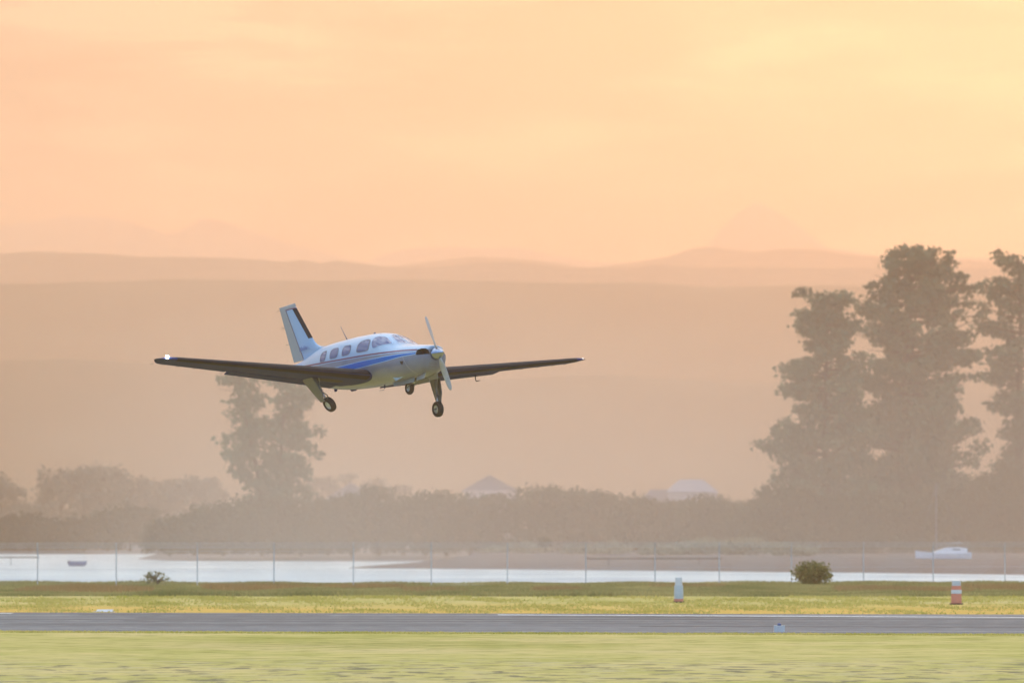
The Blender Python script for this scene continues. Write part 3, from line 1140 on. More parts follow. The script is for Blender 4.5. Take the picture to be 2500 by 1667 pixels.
    # triangular door panel standing out from the right of the bay
    MB().prism([AC(1.98, -.44, -.375), AC(1.30, -.40, -.36), AC(1.22, -.36, -.42), AC(1.82, -.40, -.53)], (0, -.014, -.004)).build('nose_gear_door', M['white'], A)
    return A


airplane = build_airplane()

# ------------------------------------------------------------------ ground, runway, water
WATER_Z = -0.6


def sstep(a, b, x):
    t = np.clip((x - a) / (b - a), 0, 1)
    return t * t * (3 - 2 * t)


def shore_y(x):
    """distance of the far shore: pixel rows of the photograph turned into metres on the water level"""
    X = np.asarray(x, dtype=float)
    far = [on_level(u, v, WATER_Z) for u, v in [(-600, 1351), (0, 1352.5), (150, 1352.5), (285, 1351)]]
    mid = [on_level(u, v, WATER_Z) for u, v in [(300, 1362), (420, 1368), (640, 1369), (830, 1369.5), (1045, 1369.5)]]
    low = [on_level(u, v, WATER_Z) for u, v in [(800, 1385), (1000, 1387.5), (1250, 1389.5), (1450, 1391.5), (1660, 1393), (1900, 1396), (2110, 1397.5), (2300, 1400), (2500, 1402.5), (3200, 1408)]]
    return far, mid, low


_far, _mid, _low = shore_y(0)


def ground_h(x, y):
    """height of the land: level airfield, channel of the estuary, low far bank"""
    n = np.sin(x * .21 + y * .013) * .5 + np.sin(x * .083 + 1.3) * .5
    h = np.zeros_like(x)
    h = h - 2.2 * sstep(336, 352, y + 3 * n)
    # main bank
    def bank(pts, rise):
        px = [p.x for p in pts]; py = [p.y for p in pts]
        Y = np.interp(x, px, py) + n * (3 if rise > .03 else 1.5)
        return np.clip((y - Y) * rise, -1.6, 1.6)
    d_far = np.clip((y - np.interp(x, [p.x for p in _far], [p.y for p in _far])) * .03, -1.6, 1.4)
    b_mid = bank(_mid, .012)
    xs0 = on_level(235, 1366, WATER_Z).x
    b_mid = np.where(x > xs0 - 4, b_mid - np.clip((xs0 + 3 - x) * .35, 0, 9), -1.6)
    b_low = bank(_low, .012)
    xl0 = on_level(835, 1385, WATER_Z).x
    # sand spit: tapers to a point on the left, behind it the narrow inlet
    spit_far = np.interp(x, [xl0, xl0 + 3, xl0 + 7, xl0 + 11, xl0 + 14], [580, 596, 625, 668, 760])
    b_low = np.where(x > xl0, np.minimum(b_low, np.clip((spit_far - y) * .02, -1.6, 3)), -1.6)
    b_low = np.where(x > xl0 + 13, bank(_low, .012), b_low)
    land = WATER_Z + np.maximum(np.maximum(d_far, b_mid), b_low)
    land = np.minimum(land, .45 + .12 * n)
    return np.where(y > 395, np.maximum(land, -2.2), h)


def build_ground():
    gx = np.unique(np.concatenate([[-1250, -800, -500, -300, -220, -160], np.arange(-105, 106, 1.5), [160, 220, 300, 500, 800, 1250]]))
    gy = np.unique(np.concatenate([[-80, 0, 60, 100, 160, 220, 280, 320], np.arange(334, 356, 1.5), [370, 390, 396], np.arange(400, 780, 3.0), np.arange(780, 1080, 8), [1150, 1300, 1600, 2200, 3200, 5000, 9000]]))
    XX, YY = np.meshgrid(gx, gy)
    ZZ = ground_h(XX, YY)
    v = np.stack([XX, YY, ZZ], -1).reshape(-1, 3)
    nx, ny = len(gx), len(gy)
    i = np.arange((ny - 1) * nx).reshape(ny - 1, nx)[:, :-1].ravel()
    f = np.stack([i, i + 1, i + nx + 1, i + nx], 1)
    me = np_mesh('ground', v, f)
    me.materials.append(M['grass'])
    me.materials.append(M['mud'])
    cy = v[f].mean(1)[:, 1]
    me.polygons.foreach_set('material_index', (cy > 345).astype(np.int32))
    o = link('ground', me, None, smooth=True)
    tag(o, kind='structure')


build_ground()


def sheet(name, corners, z, mat, kind='structure', nx=1):
    mb = MB()
    mb.add([(x, y, z) for x, y in corners], [tuple(range(len(corners)))])
    o = mb.build(name, mat)
    tag(o, kind=kind)
    return o


def line_y(p, q, x):
    return p[1] + (q[1] - p[1]) * (x - p[0]) / (q[0] - p[0])


fl, fr = on_level(0, 1494.5, 0), on_level(2500, 1499.5, 0)
nl, nr = on_level(0, 1540.5, 0), on_level(2500, 1548, 0)
FAR_EDGE = lambda x: line_y(fl, fr, x)
NEAR_EDGE = lambda x: line_y(nl, nr, x)
sheet('runway', [(-260, NEAR_EDGE(-260)), (260, NEAR_EDGE(260)), (260, FAR_EDGE(260)), (-260, FAR_EDGE(-260))], .006, M['asphalt'])
el, er_ = on_level(1215, 1501, 0), on_level(2500, 1507.3, 0)
EDGE = lambda x: line_y(el, er_, x)
sheet('runway_marking', [(el.x, EDGE(el.x) - .6), (260, EDGE(260) - .6), (260, EDGE(260) + .6), (el.x, EDGE(el.x) + .6)], .018, M['road_paint'])
RUBBER = principled('tyre_rubber_mark', (0.07, 0.07, 0.072), 0.95, spec=0.05, noise=0.4, scale=0.8)
for k, (x, f, ln) in enumerate([(-14, .30, 26), (-9, .36, 15), (3, .52, 32), (9, .44, 18), (-2, .66, 22), (14, .30, 20), (-18, .58, 14), (6, .78, 12), (-11, .84, 9), (12, .70, 16)]):
    yy = NEAR_EDGE(x) + (FAR_EDGE(x) - NEAR_EDGE(x)) * f
    sl = (FAR_EDGE(10) - FAR_EDGE(0)) / 10
    w = .18 + .07 * (k % 3)
    sheet('tyre_mark', [(x - ln / 2, yy - w - sl * ln / 2), (x + ln / 2, yy - w * .6 + sl * ln / 2), (x + ln / 2, yy + w * .6 + sl * ln / 2), (x - ln / 2, yy + w - sl * ln / 2)], .0095 + .0006 * k, RUBBER)
e0, e1 = on_level(-200, 1496, 0), on_level(30, 1497.5, 0)
sheet('runway_marking', [(-60, e0.y - .6), (e1.x, e1.y - .6), (e1.x, e1.y + .6), (-60, e0.y + .6)], .018, M['road_paint'])
o = sheet('water', [(-1240, 337), (1240, 337), (1240, 1500), (-1240, 1500)], WATER_Z, M['water'])

# ------------------------------------------------------------------ hills
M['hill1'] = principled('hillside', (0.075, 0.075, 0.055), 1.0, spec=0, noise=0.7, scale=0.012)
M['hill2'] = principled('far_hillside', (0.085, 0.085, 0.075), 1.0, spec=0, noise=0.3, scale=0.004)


def ridge(name, D, tops, depth, mat, rough, seed):
    r = np.random.default_rng(seed)
    us = [p[0] for p in tops]
    vs = [p[1] for p in tops]
    x0, x1 = -1240, 1240
    n = 900
    xs = np.linspace(x0, x1, n)
    u = 1250 + xs / D * FPX
    v = np.interp(u, us, vs)
    # round the corners of the outline, then roughen it
    k = np.ones(5) / 5
    v = np.convolve(np.pad(v, 2, mode='edge'), k, 'valid')
    h = CAM_H + (1300 - v) * D / FPX
    nz = np.zeros(n)
    for o in range(1, 9):
        ph = r.uniform(0, 6.28)
        nz += np.sin(xs * (2 * math.pi / (D * .10)) * 2**o * .5 + ph + r.uniform(0, 3)) / 1.7**o * (.6 + .4 * np.sin(xs / (D * .013) + o))
    h = h + nz * rough * D / FPX
    m = 13
    rows = []
    for j in range(m):
        t = -1 + 2 * j / (m - 1)
        prof = (1 - abs(t) ** 1.3)
        jag = 1 + .10 * np.sin(xs / (D * .012) + 3 * t + seed) * (1 - abs(t)) * abs(t) * 2
        rows.append(np.stack([xs, np.full(n, D + t * depth), -1.2 + (h + 1.2) * prof * jag], 1))
    v3 = np.concatenate(rows)
    i = np.arange((m - 1) * n).reshape(m - 1, n)[:, :-1].ravel()
    f = np.stack([i, i + 1, i + n + 1, i + n], 1)
    o = link(name, np_mesh(name, v3, f), mat, smooth=True)
    tag(o, kind='structure')


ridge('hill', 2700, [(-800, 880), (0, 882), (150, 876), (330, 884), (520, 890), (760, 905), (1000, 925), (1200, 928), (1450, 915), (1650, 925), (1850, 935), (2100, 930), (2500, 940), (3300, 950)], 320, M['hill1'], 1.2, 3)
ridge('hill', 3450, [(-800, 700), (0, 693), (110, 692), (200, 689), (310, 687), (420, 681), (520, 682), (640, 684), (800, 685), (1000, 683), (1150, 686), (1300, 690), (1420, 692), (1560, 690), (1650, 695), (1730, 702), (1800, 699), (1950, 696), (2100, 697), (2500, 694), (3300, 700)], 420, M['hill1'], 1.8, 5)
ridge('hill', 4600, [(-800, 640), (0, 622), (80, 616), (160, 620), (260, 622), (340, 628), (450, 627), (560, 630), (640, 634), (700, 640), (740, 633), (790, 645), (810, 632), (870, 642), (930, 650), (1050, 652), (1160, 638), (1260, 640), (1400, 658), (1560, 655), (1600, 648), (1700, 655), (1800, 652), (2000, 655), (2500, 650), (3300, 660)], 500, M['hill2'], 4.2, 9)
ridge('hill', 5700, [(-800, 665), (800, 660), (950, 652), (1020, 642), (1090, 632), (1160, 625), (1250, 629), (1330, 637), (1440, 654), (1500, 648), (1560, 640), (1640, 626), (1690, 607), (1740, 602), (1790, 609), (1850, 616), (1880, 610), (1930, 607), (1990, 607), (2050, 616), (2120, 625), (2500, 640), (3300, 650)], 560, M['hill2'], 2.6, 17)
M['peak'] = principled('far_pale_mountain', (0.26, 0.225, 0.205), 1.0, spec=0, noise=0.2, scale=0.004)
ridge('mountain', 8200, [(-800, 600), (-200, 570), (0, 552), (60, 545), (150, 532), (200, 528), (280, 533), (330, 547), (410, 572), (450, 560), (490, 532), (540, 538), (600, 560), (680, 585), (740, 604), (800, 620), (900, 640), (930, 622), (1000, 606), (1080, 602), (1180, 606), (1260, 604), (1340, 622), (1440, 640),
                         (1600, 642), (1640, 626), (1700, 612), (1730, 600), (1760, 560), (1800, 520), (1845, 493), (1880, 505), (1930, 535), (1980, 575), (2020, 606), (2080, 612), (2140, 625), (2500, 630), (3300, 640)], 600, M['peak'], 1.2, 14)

# ------------------------------------------------------------------ foliage
PINE = leaf_mat('pine_needles', (0.05, 0.088, 0.05), (0.11, 0.17, 0.10), .2, .25)
BROAD = leaf_mat('dull_green_leaves', (0.03, 0.037, 0.018), (0.075, 0.08, 0.038), .25, .3)
DARKLEAF = leaf_mat('dark_shore_leaves', (0.02, 0.024, 0.012), (0.045, 0.05, 0.024), .2, .3)  # darker leaf tone for the far shore trees
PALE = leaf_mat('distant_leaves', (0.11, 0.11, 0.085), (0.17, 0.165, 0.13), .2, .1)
SHRUB = leaf_mat('bright_shrub_leaves', (0.11, 0.125, 0.04), (0.25, 0.245, 0.09), .4, 2.0)
DUNE = leaf_mat('dune_scrub', (0.22, 0.22, 0.15), (0.34, 0.33, 0.24), .2, .5)
BARK = principled('bark', (0.055, 0.043, 0.034), 0.95, spec=0.1, noise=0.4, scale=2)


def clumps(pads, per_m2, size, r, squash=.6):
    """leaf sprays: pads = [(centre, radius)], each filled with small bent faces"""
    V, n_tot = [], 0
    cs, rs = [], []
    for c, rad in pads:
        k = max(6, int(per_m2 * rad * rad * 3))
        d = r.normal(size=(k, 3))
        d /= np.linalg.norm(d, axis=1)[:, None]
        q = r.uniform(.25, 1.0, k) ** .5
        p = d * (q * rad * (1 + .25 * r.normal(size=k)))[:, None]
        p[:, 2] *= squash
        cs.append(p + np.asarray(c))
    P = np.concatenate(cs)
    n = len(P)
    a = r.normal(size=(n, 3)); a /= np.linalg.norm(a, axis=1)[:, None]
    b = r.normal(size=(n, 3)); b -= a * (a * b).sum(1)[:, None]; b /= np.linalg.norm(b, axis=1)[:, None]
    c = np.cross(a, b)
    s = size * r.uniform(.55, 1.35, n)[:, None]
    v0 = P - a * s
    v1 = P + b * s * .55 + c * s * .18
    v2 = P + a * s * r.uniform(.7, 1.2, n)[:, None]
    v3 = P - b * s * .55 + c * s * .18
    v = np.stack([v0, v1, v2, v3], 1).reshape(-1, 3)
    f = np.arange(4 * n).reshape(n, 4)
    return v, f


def tall_tree(name, u, D, z0, prof, H, label, cat, group, mat, seed, trunk_r=.7, leaf=.42, dens=9, n_br=120, low=.15, depth=.8, bare=(), trunks=None, wide=1.0):
    """layered conifer; prof = [(height fraction, reach to the left, reach to the right)] in metres"""
    r = np.random.default_rng(seed)
    base = at(u, 1300, D)
    root = empty(name, (base.x, D, z0), label, cat, group)
    mb = MB()
    pads = []
    prof = [(a, b * wide, c * wide) for a, b, c in prof]
    hs = [p[0] for p in prof]
    stems = trunks or [(0, 0, 1.0, 0, 0)]
    paths = []
    for ox, lean, hf, fl, fr in stems:
        pts = [Vector((ox * f * 1.0 + lean * f * f + .25 * math.sin(5 * f + seed), .2 * math.sin(4 * f + 1), H * hf * f)) for f in np.linspace(0, .985, 9)]
        paths.append((pts, hf, fl, fr))
        mb.tube(pts, [trunk_r * (1 - .93 * f) + .04 for f in np.linspace(0, 1, 9)], 7, True)
    for k in range(n_br):
        f = low + (0.985 - low) * ((k + r.uniform()) / n_br)
        pts, hf, fl, fr = paths[k % len(paths)]
        ff = min(f / hf, .99)
        i = min(int(ff / .985 * 8), 7)
        w = ff / .985 * 8 - i
        o = pts[i].lerp(pts[min(i + 1, 8)], min(max(w, 0), 1))
        az = r.uniform(0, 2 * math.pi)
        ca = math.cos(az)
        L = np.interp(f, hs, [p[1] for p in prof]) if ca < 0 else np.interp(f, hs, [p[2] for p in prof])
        L = L * (fl if ca < 0 else fr) if fl else max(L - abs(o.x) * np.sign(o.x * ca), .8)
        reach = L * (abs(ca) + (1 - abs(ca)) * depth) * r.uniform(.62, 1.03)
        dirv = Vector((ca, math.sin(az), r.uniform(.02, .38)))
        tipd = dirv * reach
        tip = o + Vector((tipd.x, tipd.y, tipd.z - .03 * reach))
        mid = o.lerp(tip, .5) + Vector((0, 0, -.04 * reach))
        rb = max(.05, .16 * (1 - f) * trunk_r + .035 * reach * .5)
        mb.tube([o, mid, tip], [rb, rb * .6, .025], 4, False)
        m = max(2, int(reach / 1.15))
        for j in range(m):
            t = .38 + .66 * (j + r.uniform(.2, .8)) / m
            if r.uniform() < .27:
                continue
            q = o.lerp(mid, min(t * 2, 1)) if t < .5 else mid.lerp(tip, (t - .5) * 2)
            q = q + Vector(r.normal(size=3) * np.array([.35, .35, .28]))
            hole = False
            for bf0, bf1, bx0, bx1 in bare:
                if bf0 < q.z / H < bf1 and bx0 < q.x < bx1:
                    hole = r.uniform() < .62
            if hole:
                continue
            pads.append((q, r.uniform(.85, 1.75) * (1.15 - .35 * f)))
    for pts, hf, fl, fr in paths:
        for k in range(7):
            f = .86 + .02 * k
            o = pts[7].lerp(pts[8], min(max((f - .86) / .125, 0), 1.05))
            pads.append((o + Vector(r.normal(size=3) * .6), r.uniform(.7, 1.2)))
    mb.build('trunk', BARK, root, smooth=True)
    v, f = clumps(pads, dens, leaf, r)
    link('crown', np_mesh('crown', v, f), mat, root)
    return root


def crown_tree(name, u, v_top, D, z0, half_w, label, cat, group, mat, seed, dens=7, leaf=.32, pads_n=46, flat=.8, skirt=False):
    """round headed tree or bush whose top reaches the pixel row v_top"""
    r = np.random.default_rng(seed)
    base = at(u, 1300, D)
    H = at(u, v_top, D).z - z0
    root = empty(name, (base.x, D, z0), label, cat, group)
    mb = MB()
    mb.tube([(0, 0, -.2), (.1, .05, H * .3), (-.1, .1, H * .55), (.15, 0, H * .8)], [.05 * H * .55 + .05, .035 * H * .55 + .05, .02 * H + .02, .03], 7)
    for k in range(6):
        a = k * 1.05 + seed
        s = Vector((0, .05, H * (.25 + .07 * k)))
        e = Vector((math.cos(a) * half_w * .75, math.sin(a) * half_w * .6, H * (.45 + .07 * k)))
        mb.tube([s, s.lerp(e, .5) + Vector((0, 0, .05 * H)), e], [.05 + .01 * H, .03 + .006 * H, .02], 4, False)
    mb.build('trunk', BARK, root, smooth=True)
    pads = []
    pr = max(.35, .26 * half_w)
    for k in range(pads_n):
        d = r.normal(size=3)
        d /= np.linalg.norm(d)
        q = r.uniform(.2, 1) ** .4
        x = d[0] * (half_w - pr * .6) * q
        y = d[1] * (half_w - pr * .6) * q * .8
        zc = H * .52
        z = zc + d[2] * (H * .48 - pr * flat * .55) * q
        if skirt:
            # foliage reaches the ground: dome over a full skirt
            z = r.uniform(.03, 1) ** .8 * (H - pr * flat)
            g = math.sqrt(max(0, 1 - max(0, (z / H - .35) / .70) ** 2))
            a = r.uniform(0, 2 * math.pi)
            q = r.uniform(.1, 1) ** .5
            x, y = math.cos(a) * (half_w - pr * .4) * q * g, math.sin(a) * (half_w - pr * .4) * q * g * .8
        pads.append(((x, y, z), pr * r.uniform(.65, 1.25)))
    pads.append(((0, 0, H - pr * flat), pr * .9))
    v, f = clumps(pads, dens, leaf, r, flat)
    v[:, 2] = np.maximum(v[:, 2], .02)
    link('crown', np_mesh('crown', v, f), mat, root)
    return root


TALL = 'tall hazy pines behind the mudflat'
# tall trees at the right
tall_tree('pine_tree', 2020, 724, .3, [(0, 6, 6.5), (.15, 7.0, 7), (.24, 7.8, 7), (.30, 8.6, 7), (.36, 9.0, 7), (.43, 8.2, 7), (.5, 6.6, 6.6), (.56, 6.6, 6.2), (.62, 6.6, 6), (.68, 6.2, 5.6), (.74, 4.2, 5.2), (.78, 4.2, 4.8), (.85, 5.4, 4.2), (.90, 4.2, 3.6), (.96, 3.9, 3.3), (1, 3.5, 3.0)], 33.2,
          'tall pine with a blunt flat top, leftmost of the tall trees at the right', 'tree', TALL, PINE, 21, n_br=170, dens=9,
          bare=[(.355, .42, -1.4, 4.4), (.46, .515, -1.8, 2.0), (.55, .60, -.4, 4.6), (.63, .71, -1.8, 1.4), (.74, .80, 1.6, 4.6), (.28, .32, .8, 4.8)])
tall_tree('pine_tree', 2215, 733, .3, [(0, 6, 8), (.08, 7, 8.5), (.2, 7, 8.8), (.3, 7, 10.4), (.42, 7, 10.8), (.55, 6.8, 10.8), (.66, 7.0, 11), (.76, 6.8, 10.6), (.80, 5.0, 8.6), (.84, 5.6, 8.8), (.88, 5.4, 8.2), (.92, 4.6, 6.4), (.955, 2.6, 4.4), (1, 2.2, 2.6)], 39.6,
          'tallest pine of all, dark stepped crown at the right', 'tree', TALL, PINE, 22, trunk_r=.85, n_br=240, dens=9,
          bare=[(.70, .80, 5.6, 11), (.84, .88, 4.0, 6), (.50, .64, 5.4, 11), (.24, .42, 4.8, 11), (.65, .75, -6.5, -2.6), (.45, .51, -5, -1.6), (.30, .37, -5, -.6), (.19, .24, 1.6, 5), (.52, .56, -1.5, 1)])
tall_tree('pine_tree', 2488, 741, .3, [(0, 5, 7), (.1, 4.4, 8), (.2, 3.6, 8), (.3, 2.4, 8), (.4, 3.4, 8), (.5, 5.0, 8), (.6, 5.0, 8), (.7, 5.4, 8), (.8, 5.8, 7), (.88, 5.4, 6), (.95, 4.2, 5), (1, 2.6, 3)], 38.8,
          'open crowned pine cut by the right edge of the picture', 'tree', TALL, PINE, 23, n_br=135, dens=9, bare=[(.30, .45, -7, -.8), (.50, .58, -7, -.6), (.66, .72, -6, -1), (.78, .84, -1, 1.5)])
# slender forked tree behind the airplane
tall_tree('pine_tree', 662, 738, .3, [(0, 4, 4), (.1, 4.2, 4.0), (.2, 3.6, 3.4), (.35, 2.6, 2.8), (.45, 2.9, 3.4), (.56, 3.2, 3.4), (.66, 2.6, 2.7), (.74, 2.7, 2.9), (.82, 2.4, 3.0), (.92, 2.6, 2.9), (1, 1.6, 2.0)], 23.4,
          'lone forked tree behind the airplane, seen under its near wing', 'tree', TALL, PINE, 38, trunk_r=.45, n_br=150, dens=8, low=.14,
          bare=[(.76, .98, -1.4, .3), (.56, .66, .2, 1.8), (.40, .47, -2.0, .2)], trunks=[(-4.2, .2, .97, 1.2, 1.1), (1.9, .6, 1.0, 1.15, 1.55)])

# understorey below the tall pines and the long hedge of trees
HEDGE = 'low trees in the hazy line behind the mudflat'
hedge = [
    (415, 1262, 730, 2.6, 'lowest tree of the dark line, at its left end beside the water'),
    (475, 1245, 732, 3.0, 'small rounded tree left of the forked tree, second from the line end'),
    (545, 1226, 730, 3.6, 'rounded tree at the left foot of the lone forked tree'),
    (640, 1210, 728, 4.2, 'dense tree hiding the foot of the lone forked tree'),
    (735, 1216, 734, 3.6, 'rounded tree at the right foot of the lone forked tree'),
    (800, 1206, 740, 3.4, 'tree in front of the leftmost pale roof, below the near wing'),
    (858, 1199, 744, 2.8, 'tree directly before the leftmost pale blue roof'),
    (925, 1182, 736, 2.6, 'knobby topped tree just right of the leftmost pale roof'),
    (985, 1204, 742, 3.0, 'low tree in the dip under the nose wheel'),
    (1038, 1196, 735, 2.4, 'rounded tree under the left main wheel'),
    (1090, 1191, 738, 2.6, 'domed tree between the left main wheel and the pointed roof'),
    (1150, 1204, 744, 2.8, 'low tree at the left foot of the pointed pale roof'),
    (1212, 1197, 736, 2.2, 'small knob of a tree at the right foot of the pointed roof'),
    (1262, 1209, 742, 2.4, 'low tree in the notch right of the pointed pale roof'),
    (1318, 1182, 735, 3.2, 'broad high topped tree in the middle of the line'),
    (1392, 1190, 740, 3.2, 'flat topped tree sloping down right of the high middle tree'),
    (1455, 1194, 738, 3.0, 'rounded tree below the far wing tip'),
    (1525, 1202, 736, 3.2, 'low rounded tree left of the long pale roof'),
    (1590, 1212, 742, 3.0, 'low tree before the left end of the long pale roof'),
    (1655, 1214, 746, 3.0, 'low tree before the middle of the long pale roof'),
    (1722, 1200, 736, 3.0, 'rounded tree before the right end of the long pale roof'),
    (1790, 1216, 742, 3.4, 'low tree in the gap between the long roof and the tall pines'),
    (1852, 1222, 730, 3.2, 'low tree at the left foot of the tall pines'),
]
for k, (u, vt, D, hw, lab) in enumerate(hedge):
    crown_tree('broadleaf_tree', u, vt, D, .2, hw * 1.45, lab, 'tree', HEDGE, BROAD, 100 + k, pads_n=105, dens=12, leaf=.26, skirt=True)
under = [(1915, 1180, 3.6, 'bushy tree under the left skirt of the blunt topped pine'), (1985, 1196, 3.6, 'bushy tree below the trunk of the blunt topped pine'),
         (2060, 1190, 3.8, 'bushy tree between the blunt topped pine and the tallest pine'), (2135, 1200, 3.8, 'bushy tree at the left foot of the tallest pine'),
         (2210, 1196, 3.8, 'bushy tree before the trunk of the tallest pine'), (2285, 1206, 3.8, 'bushy tree behind the mast of the white boat'),
         (2355, 1180, 3.6, 'bushy tree right of the boat mast under the bright gap'), (2430, 1150, 4.2, 'bushy tree at the foot of the open crowned pine'),
         (2505, 1120, 4.4, 'bushy tree cut by the right edge of the picture')]
for k, (u, vt, hw, lab) in enumerate(under):
    crown_tree('broadleaf_tree', u, vt, 716 + 3 * (k % 3), .2, hw * 1.4, lab, 'tree', HEDGE, BROAD, 160 + k, pads_n=120, dens=11, leaf=.27, skirt=True)

# trees on the far shore at the left
SHORE = 'trees on the far shore at the left'
shore = [(-25, 1262, 958, 4.2, 'tree on the far shore cut by the left edge of the picture'), (35, 1254, 962, 3.6, 'low tree on the far shore near the left edge'), (75, 1249, 955, 2.8, 'small dome topped tree on the far shore at the left'),
         (140, 1260, 960, 4.0, 'low tree on the far shore above the blue dinghy'), (205, 1258, 957, 3.4, 'low tree on the far shore right of the blue dinghy'), (262, 1243, 961, 3.6, 'tree stepping up towards the highest far shore tree'),
         (318, 1228, 956, 4.0, 'highest tree of the far shore at the left'), (362, 1235, 960, 2.8, 'tree at the right shoulder of the highest far shore tree')]
for k, (u, vt, D, hw, lab) in enumerate(shore):
    crown_tree('broadleaf_tree', u, vt, D, .1, hw * 1.3, lab, 'tree', SHORE, DARKLEAF, 200 + k, pads_n=80, dens=7, leaf=.36, skirt=True)
FARTREES = 'pale trees far off in the haze'
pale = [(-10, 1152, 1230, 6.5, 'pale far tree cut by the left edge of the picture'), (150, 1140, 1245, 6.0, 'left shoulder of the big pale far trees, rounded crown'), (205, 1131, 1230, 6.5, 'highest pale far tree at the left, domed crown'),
        (265, 1134, 1255, 6.0, 'pale far tree right of the highest domed one'), (335, 1160, 1240, 5.5, 'lower pale far tree in the middle of the left gap'), (405, 1166, 1260, 5.5, 'lower pale far tree, second from the forked tree'),
        (470, 1161, 1230, 5.5, 'pale far tree left of the forked tree'), (520, 1160, 1245, 4.0, 'pale far tree touching the forked tree on its left'), (85, 1225, 1225, 5.5, 'lowest pale far tree near the left edge'),
        (790, 1160, 1245, 5.0, 'pale far tree right of the forked tree'), (850, 1150, 1270, 3.6, 'pale far tree behind the leftmost pale roof'), (915, 1168, 1230, 4.5, 'pale far tree right of the leftmost pale roof'), (970, 1180, 1260, 4.0, 'faint far tree under the nose wheel')]
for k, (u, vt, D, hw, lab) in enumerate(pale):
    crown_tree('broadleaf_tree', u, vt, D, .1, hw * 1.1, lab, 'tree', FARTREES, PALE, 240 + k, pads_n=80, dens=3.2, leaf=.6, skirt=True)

# ------------------------------------------------------------------ houses whose pale roofs show over the trees
ROOF = principled('pale_metal_roof', (0.14, 0.17, 0.23), 0.6, metal=0.0, noise=0.08, scale=1.0)
WALL = principled('pale_house_wall', (0.34, 0.35, 0.38), 0.8, noise=0.08, scale=1.0)
GLASSY = principled('house_window', (0.05, 0.06, 0.07), 0.1)


def house(u, v_ridge, D, w, d, ridge_along, label, steps=()):
    b = at(u, 1300, D)
    H = at(u, v_ridge, D).z - .2
    root = empty('house', (b.x, D, .2), label, 'house', 'houses behind the line of trees')
    eave = H - (2.6 if not ridge_along else 2.2)
    MB().box((0, 0, eave / 2), (w, d, eave)).build('wall', WALL, root)
    o = .4
    if ridge_along:
        a, b = w / 2 + o, d / 2 + o
        mb = MB().add([(-a, -b, eave - .2), (a, -b, eave - .2), (a, b, eave - .2), (-a, b, eave - .2), (-a * .45, 0, H), (a * .45, 0, H)],
                      [(0, 1, 5, 4), (2, 3, 4, 5), (1, 2, 5), (3, 0, 4), (0, 3, 2, 1)])
    else:
        prof = [(-w / 2 - o, eave - .25), (0, H), (w / 2 + o, eave - .25), (w / 2 + o, eave - .05), (0, H + .2), (-w / 2 - o, eave - .05)]
        mb = MB().prism([(x, -d / 2 - o, z) for x, z in prof], (0, d + 2 * o, 0))
        MB().prism([(-w / 2 + .02, -d / 2 + .02, eave), (w / 2 - .02, -d / 2 + .02, eave), (0, -d / 2 + .02, H - .1)], (0, .2, 0)).build('gable', ROOF, root)
    rf = mb.build('roof', ROOF, root)
    for sx in (-.28, .28):
        fr = MB().box((sx * w, -d / 2 - .03, eave * .55), (1.3, .1, 1.3)).build('window', WALL, root)
        MB().box((sx * w, -d / 2 - .09, eave * .55), (1.1, .04, 1.1)).build('pane', GLASSY, fr)
    return root, rf, H, eave


house(858, 1181, 1050, 8.5, 11, False, 'house whose low pale gable tip shows over the trees below the near wing')
house(1196, 1162, 1050, 9.5, 11, False, 'house with a pointed pale blue gable above the tree line')
root, rf, H, eave = house(1688, 1170, 1050, 9.0, 11, True, 'house with a long pale roof above the trees left of the tall pines')
MB().prism([(-9.2, -4, 0), (-9.2, -4, eave * .86), (-7.6, -4, eave * 1.03), (-4.4, -4, eave * 1.03), (-4.4, -4, 0)], (0, 7, 0)).build('side_wing', ROOF, root)

# ------------------------------------------------------------------ mudflat: scrub, boats, pipes
for k, (u, vt, vb, hw, lab) in enumerate([
    (1215, 1330, 1352, 2.6, 'left end of the grey dune scrub on the mudflat'), (1290, 1322, 1352, 3.0, 'grey dune scrub mound left of the small dark bush'),
    (1430, 1330, 1354, 3.6, 'low grey dune scrub right of the small dark bush'), (1500, 1322, 1354, 3.2, 'grey dune scrub mound over the left part of the dark pipe'),
    (1620, 1328, 1356, 3.6, 'grey dune scrub behind the middle of the dark pipe'), (1720, 1316, 1356, 4.0, 'grey dune scrub at the right end of the dark pipe'), (1830, 1312, 1356, 4.2, 'pale dune scrub behind the round green shrub'), (1930, 1322, 1358, 3.6, 'pale dune scrub right above the round green shrub')]):
    g = on_level(u, vb, .35)
    D = min(g.y, 690)
    crown_tree('scrub_bush', u, vt, D, .2, hw, lab, 'bush', 'dune scrub on the mudflat', DUNE, 300 + k, pads_n=40, dens=9, leaf=.22, flat=.55)
crown_tree('bush', 1332, 1306, 672, .9, .95, 'small dark bush standing up from the dune scrub', 'bush', None, BROAD, 320, pads_n=26, dens=14, leaf=.2)
crown_tree('bush', 1565, 1324, 664, .4, 1.0, 'small brownish bush above the dark pipe', 'bush', None, leaf_mat('brown_twigs', (.10, .07, .035), (.17, .12, .06), .2, 1), 321, pads_n=26, dens=14, leaf=.2)

BOATW = principled('white_gelcoat', (0.78, 0.79, 0.82), 0.3, coat=0.4, noise=0.05, scale=2)
BOATG = principled('boat_window_tint', (0.10, 0.11, 0.13), 0.15)
ALU = principled('mast_aluminium', (0.38, 0.38, 0.40), 0.5, metal=0.3, noise=0.05, scale=4)
BOATB = principled('blue_dinghy_paint', (0.09, 0.16, 0.30), 0.45, noise=0.15, scale=3)
DARKP = principled('dark_pipe', (0.035, 0.034, 0.034), 0.6, noise=0.3, scale=1)


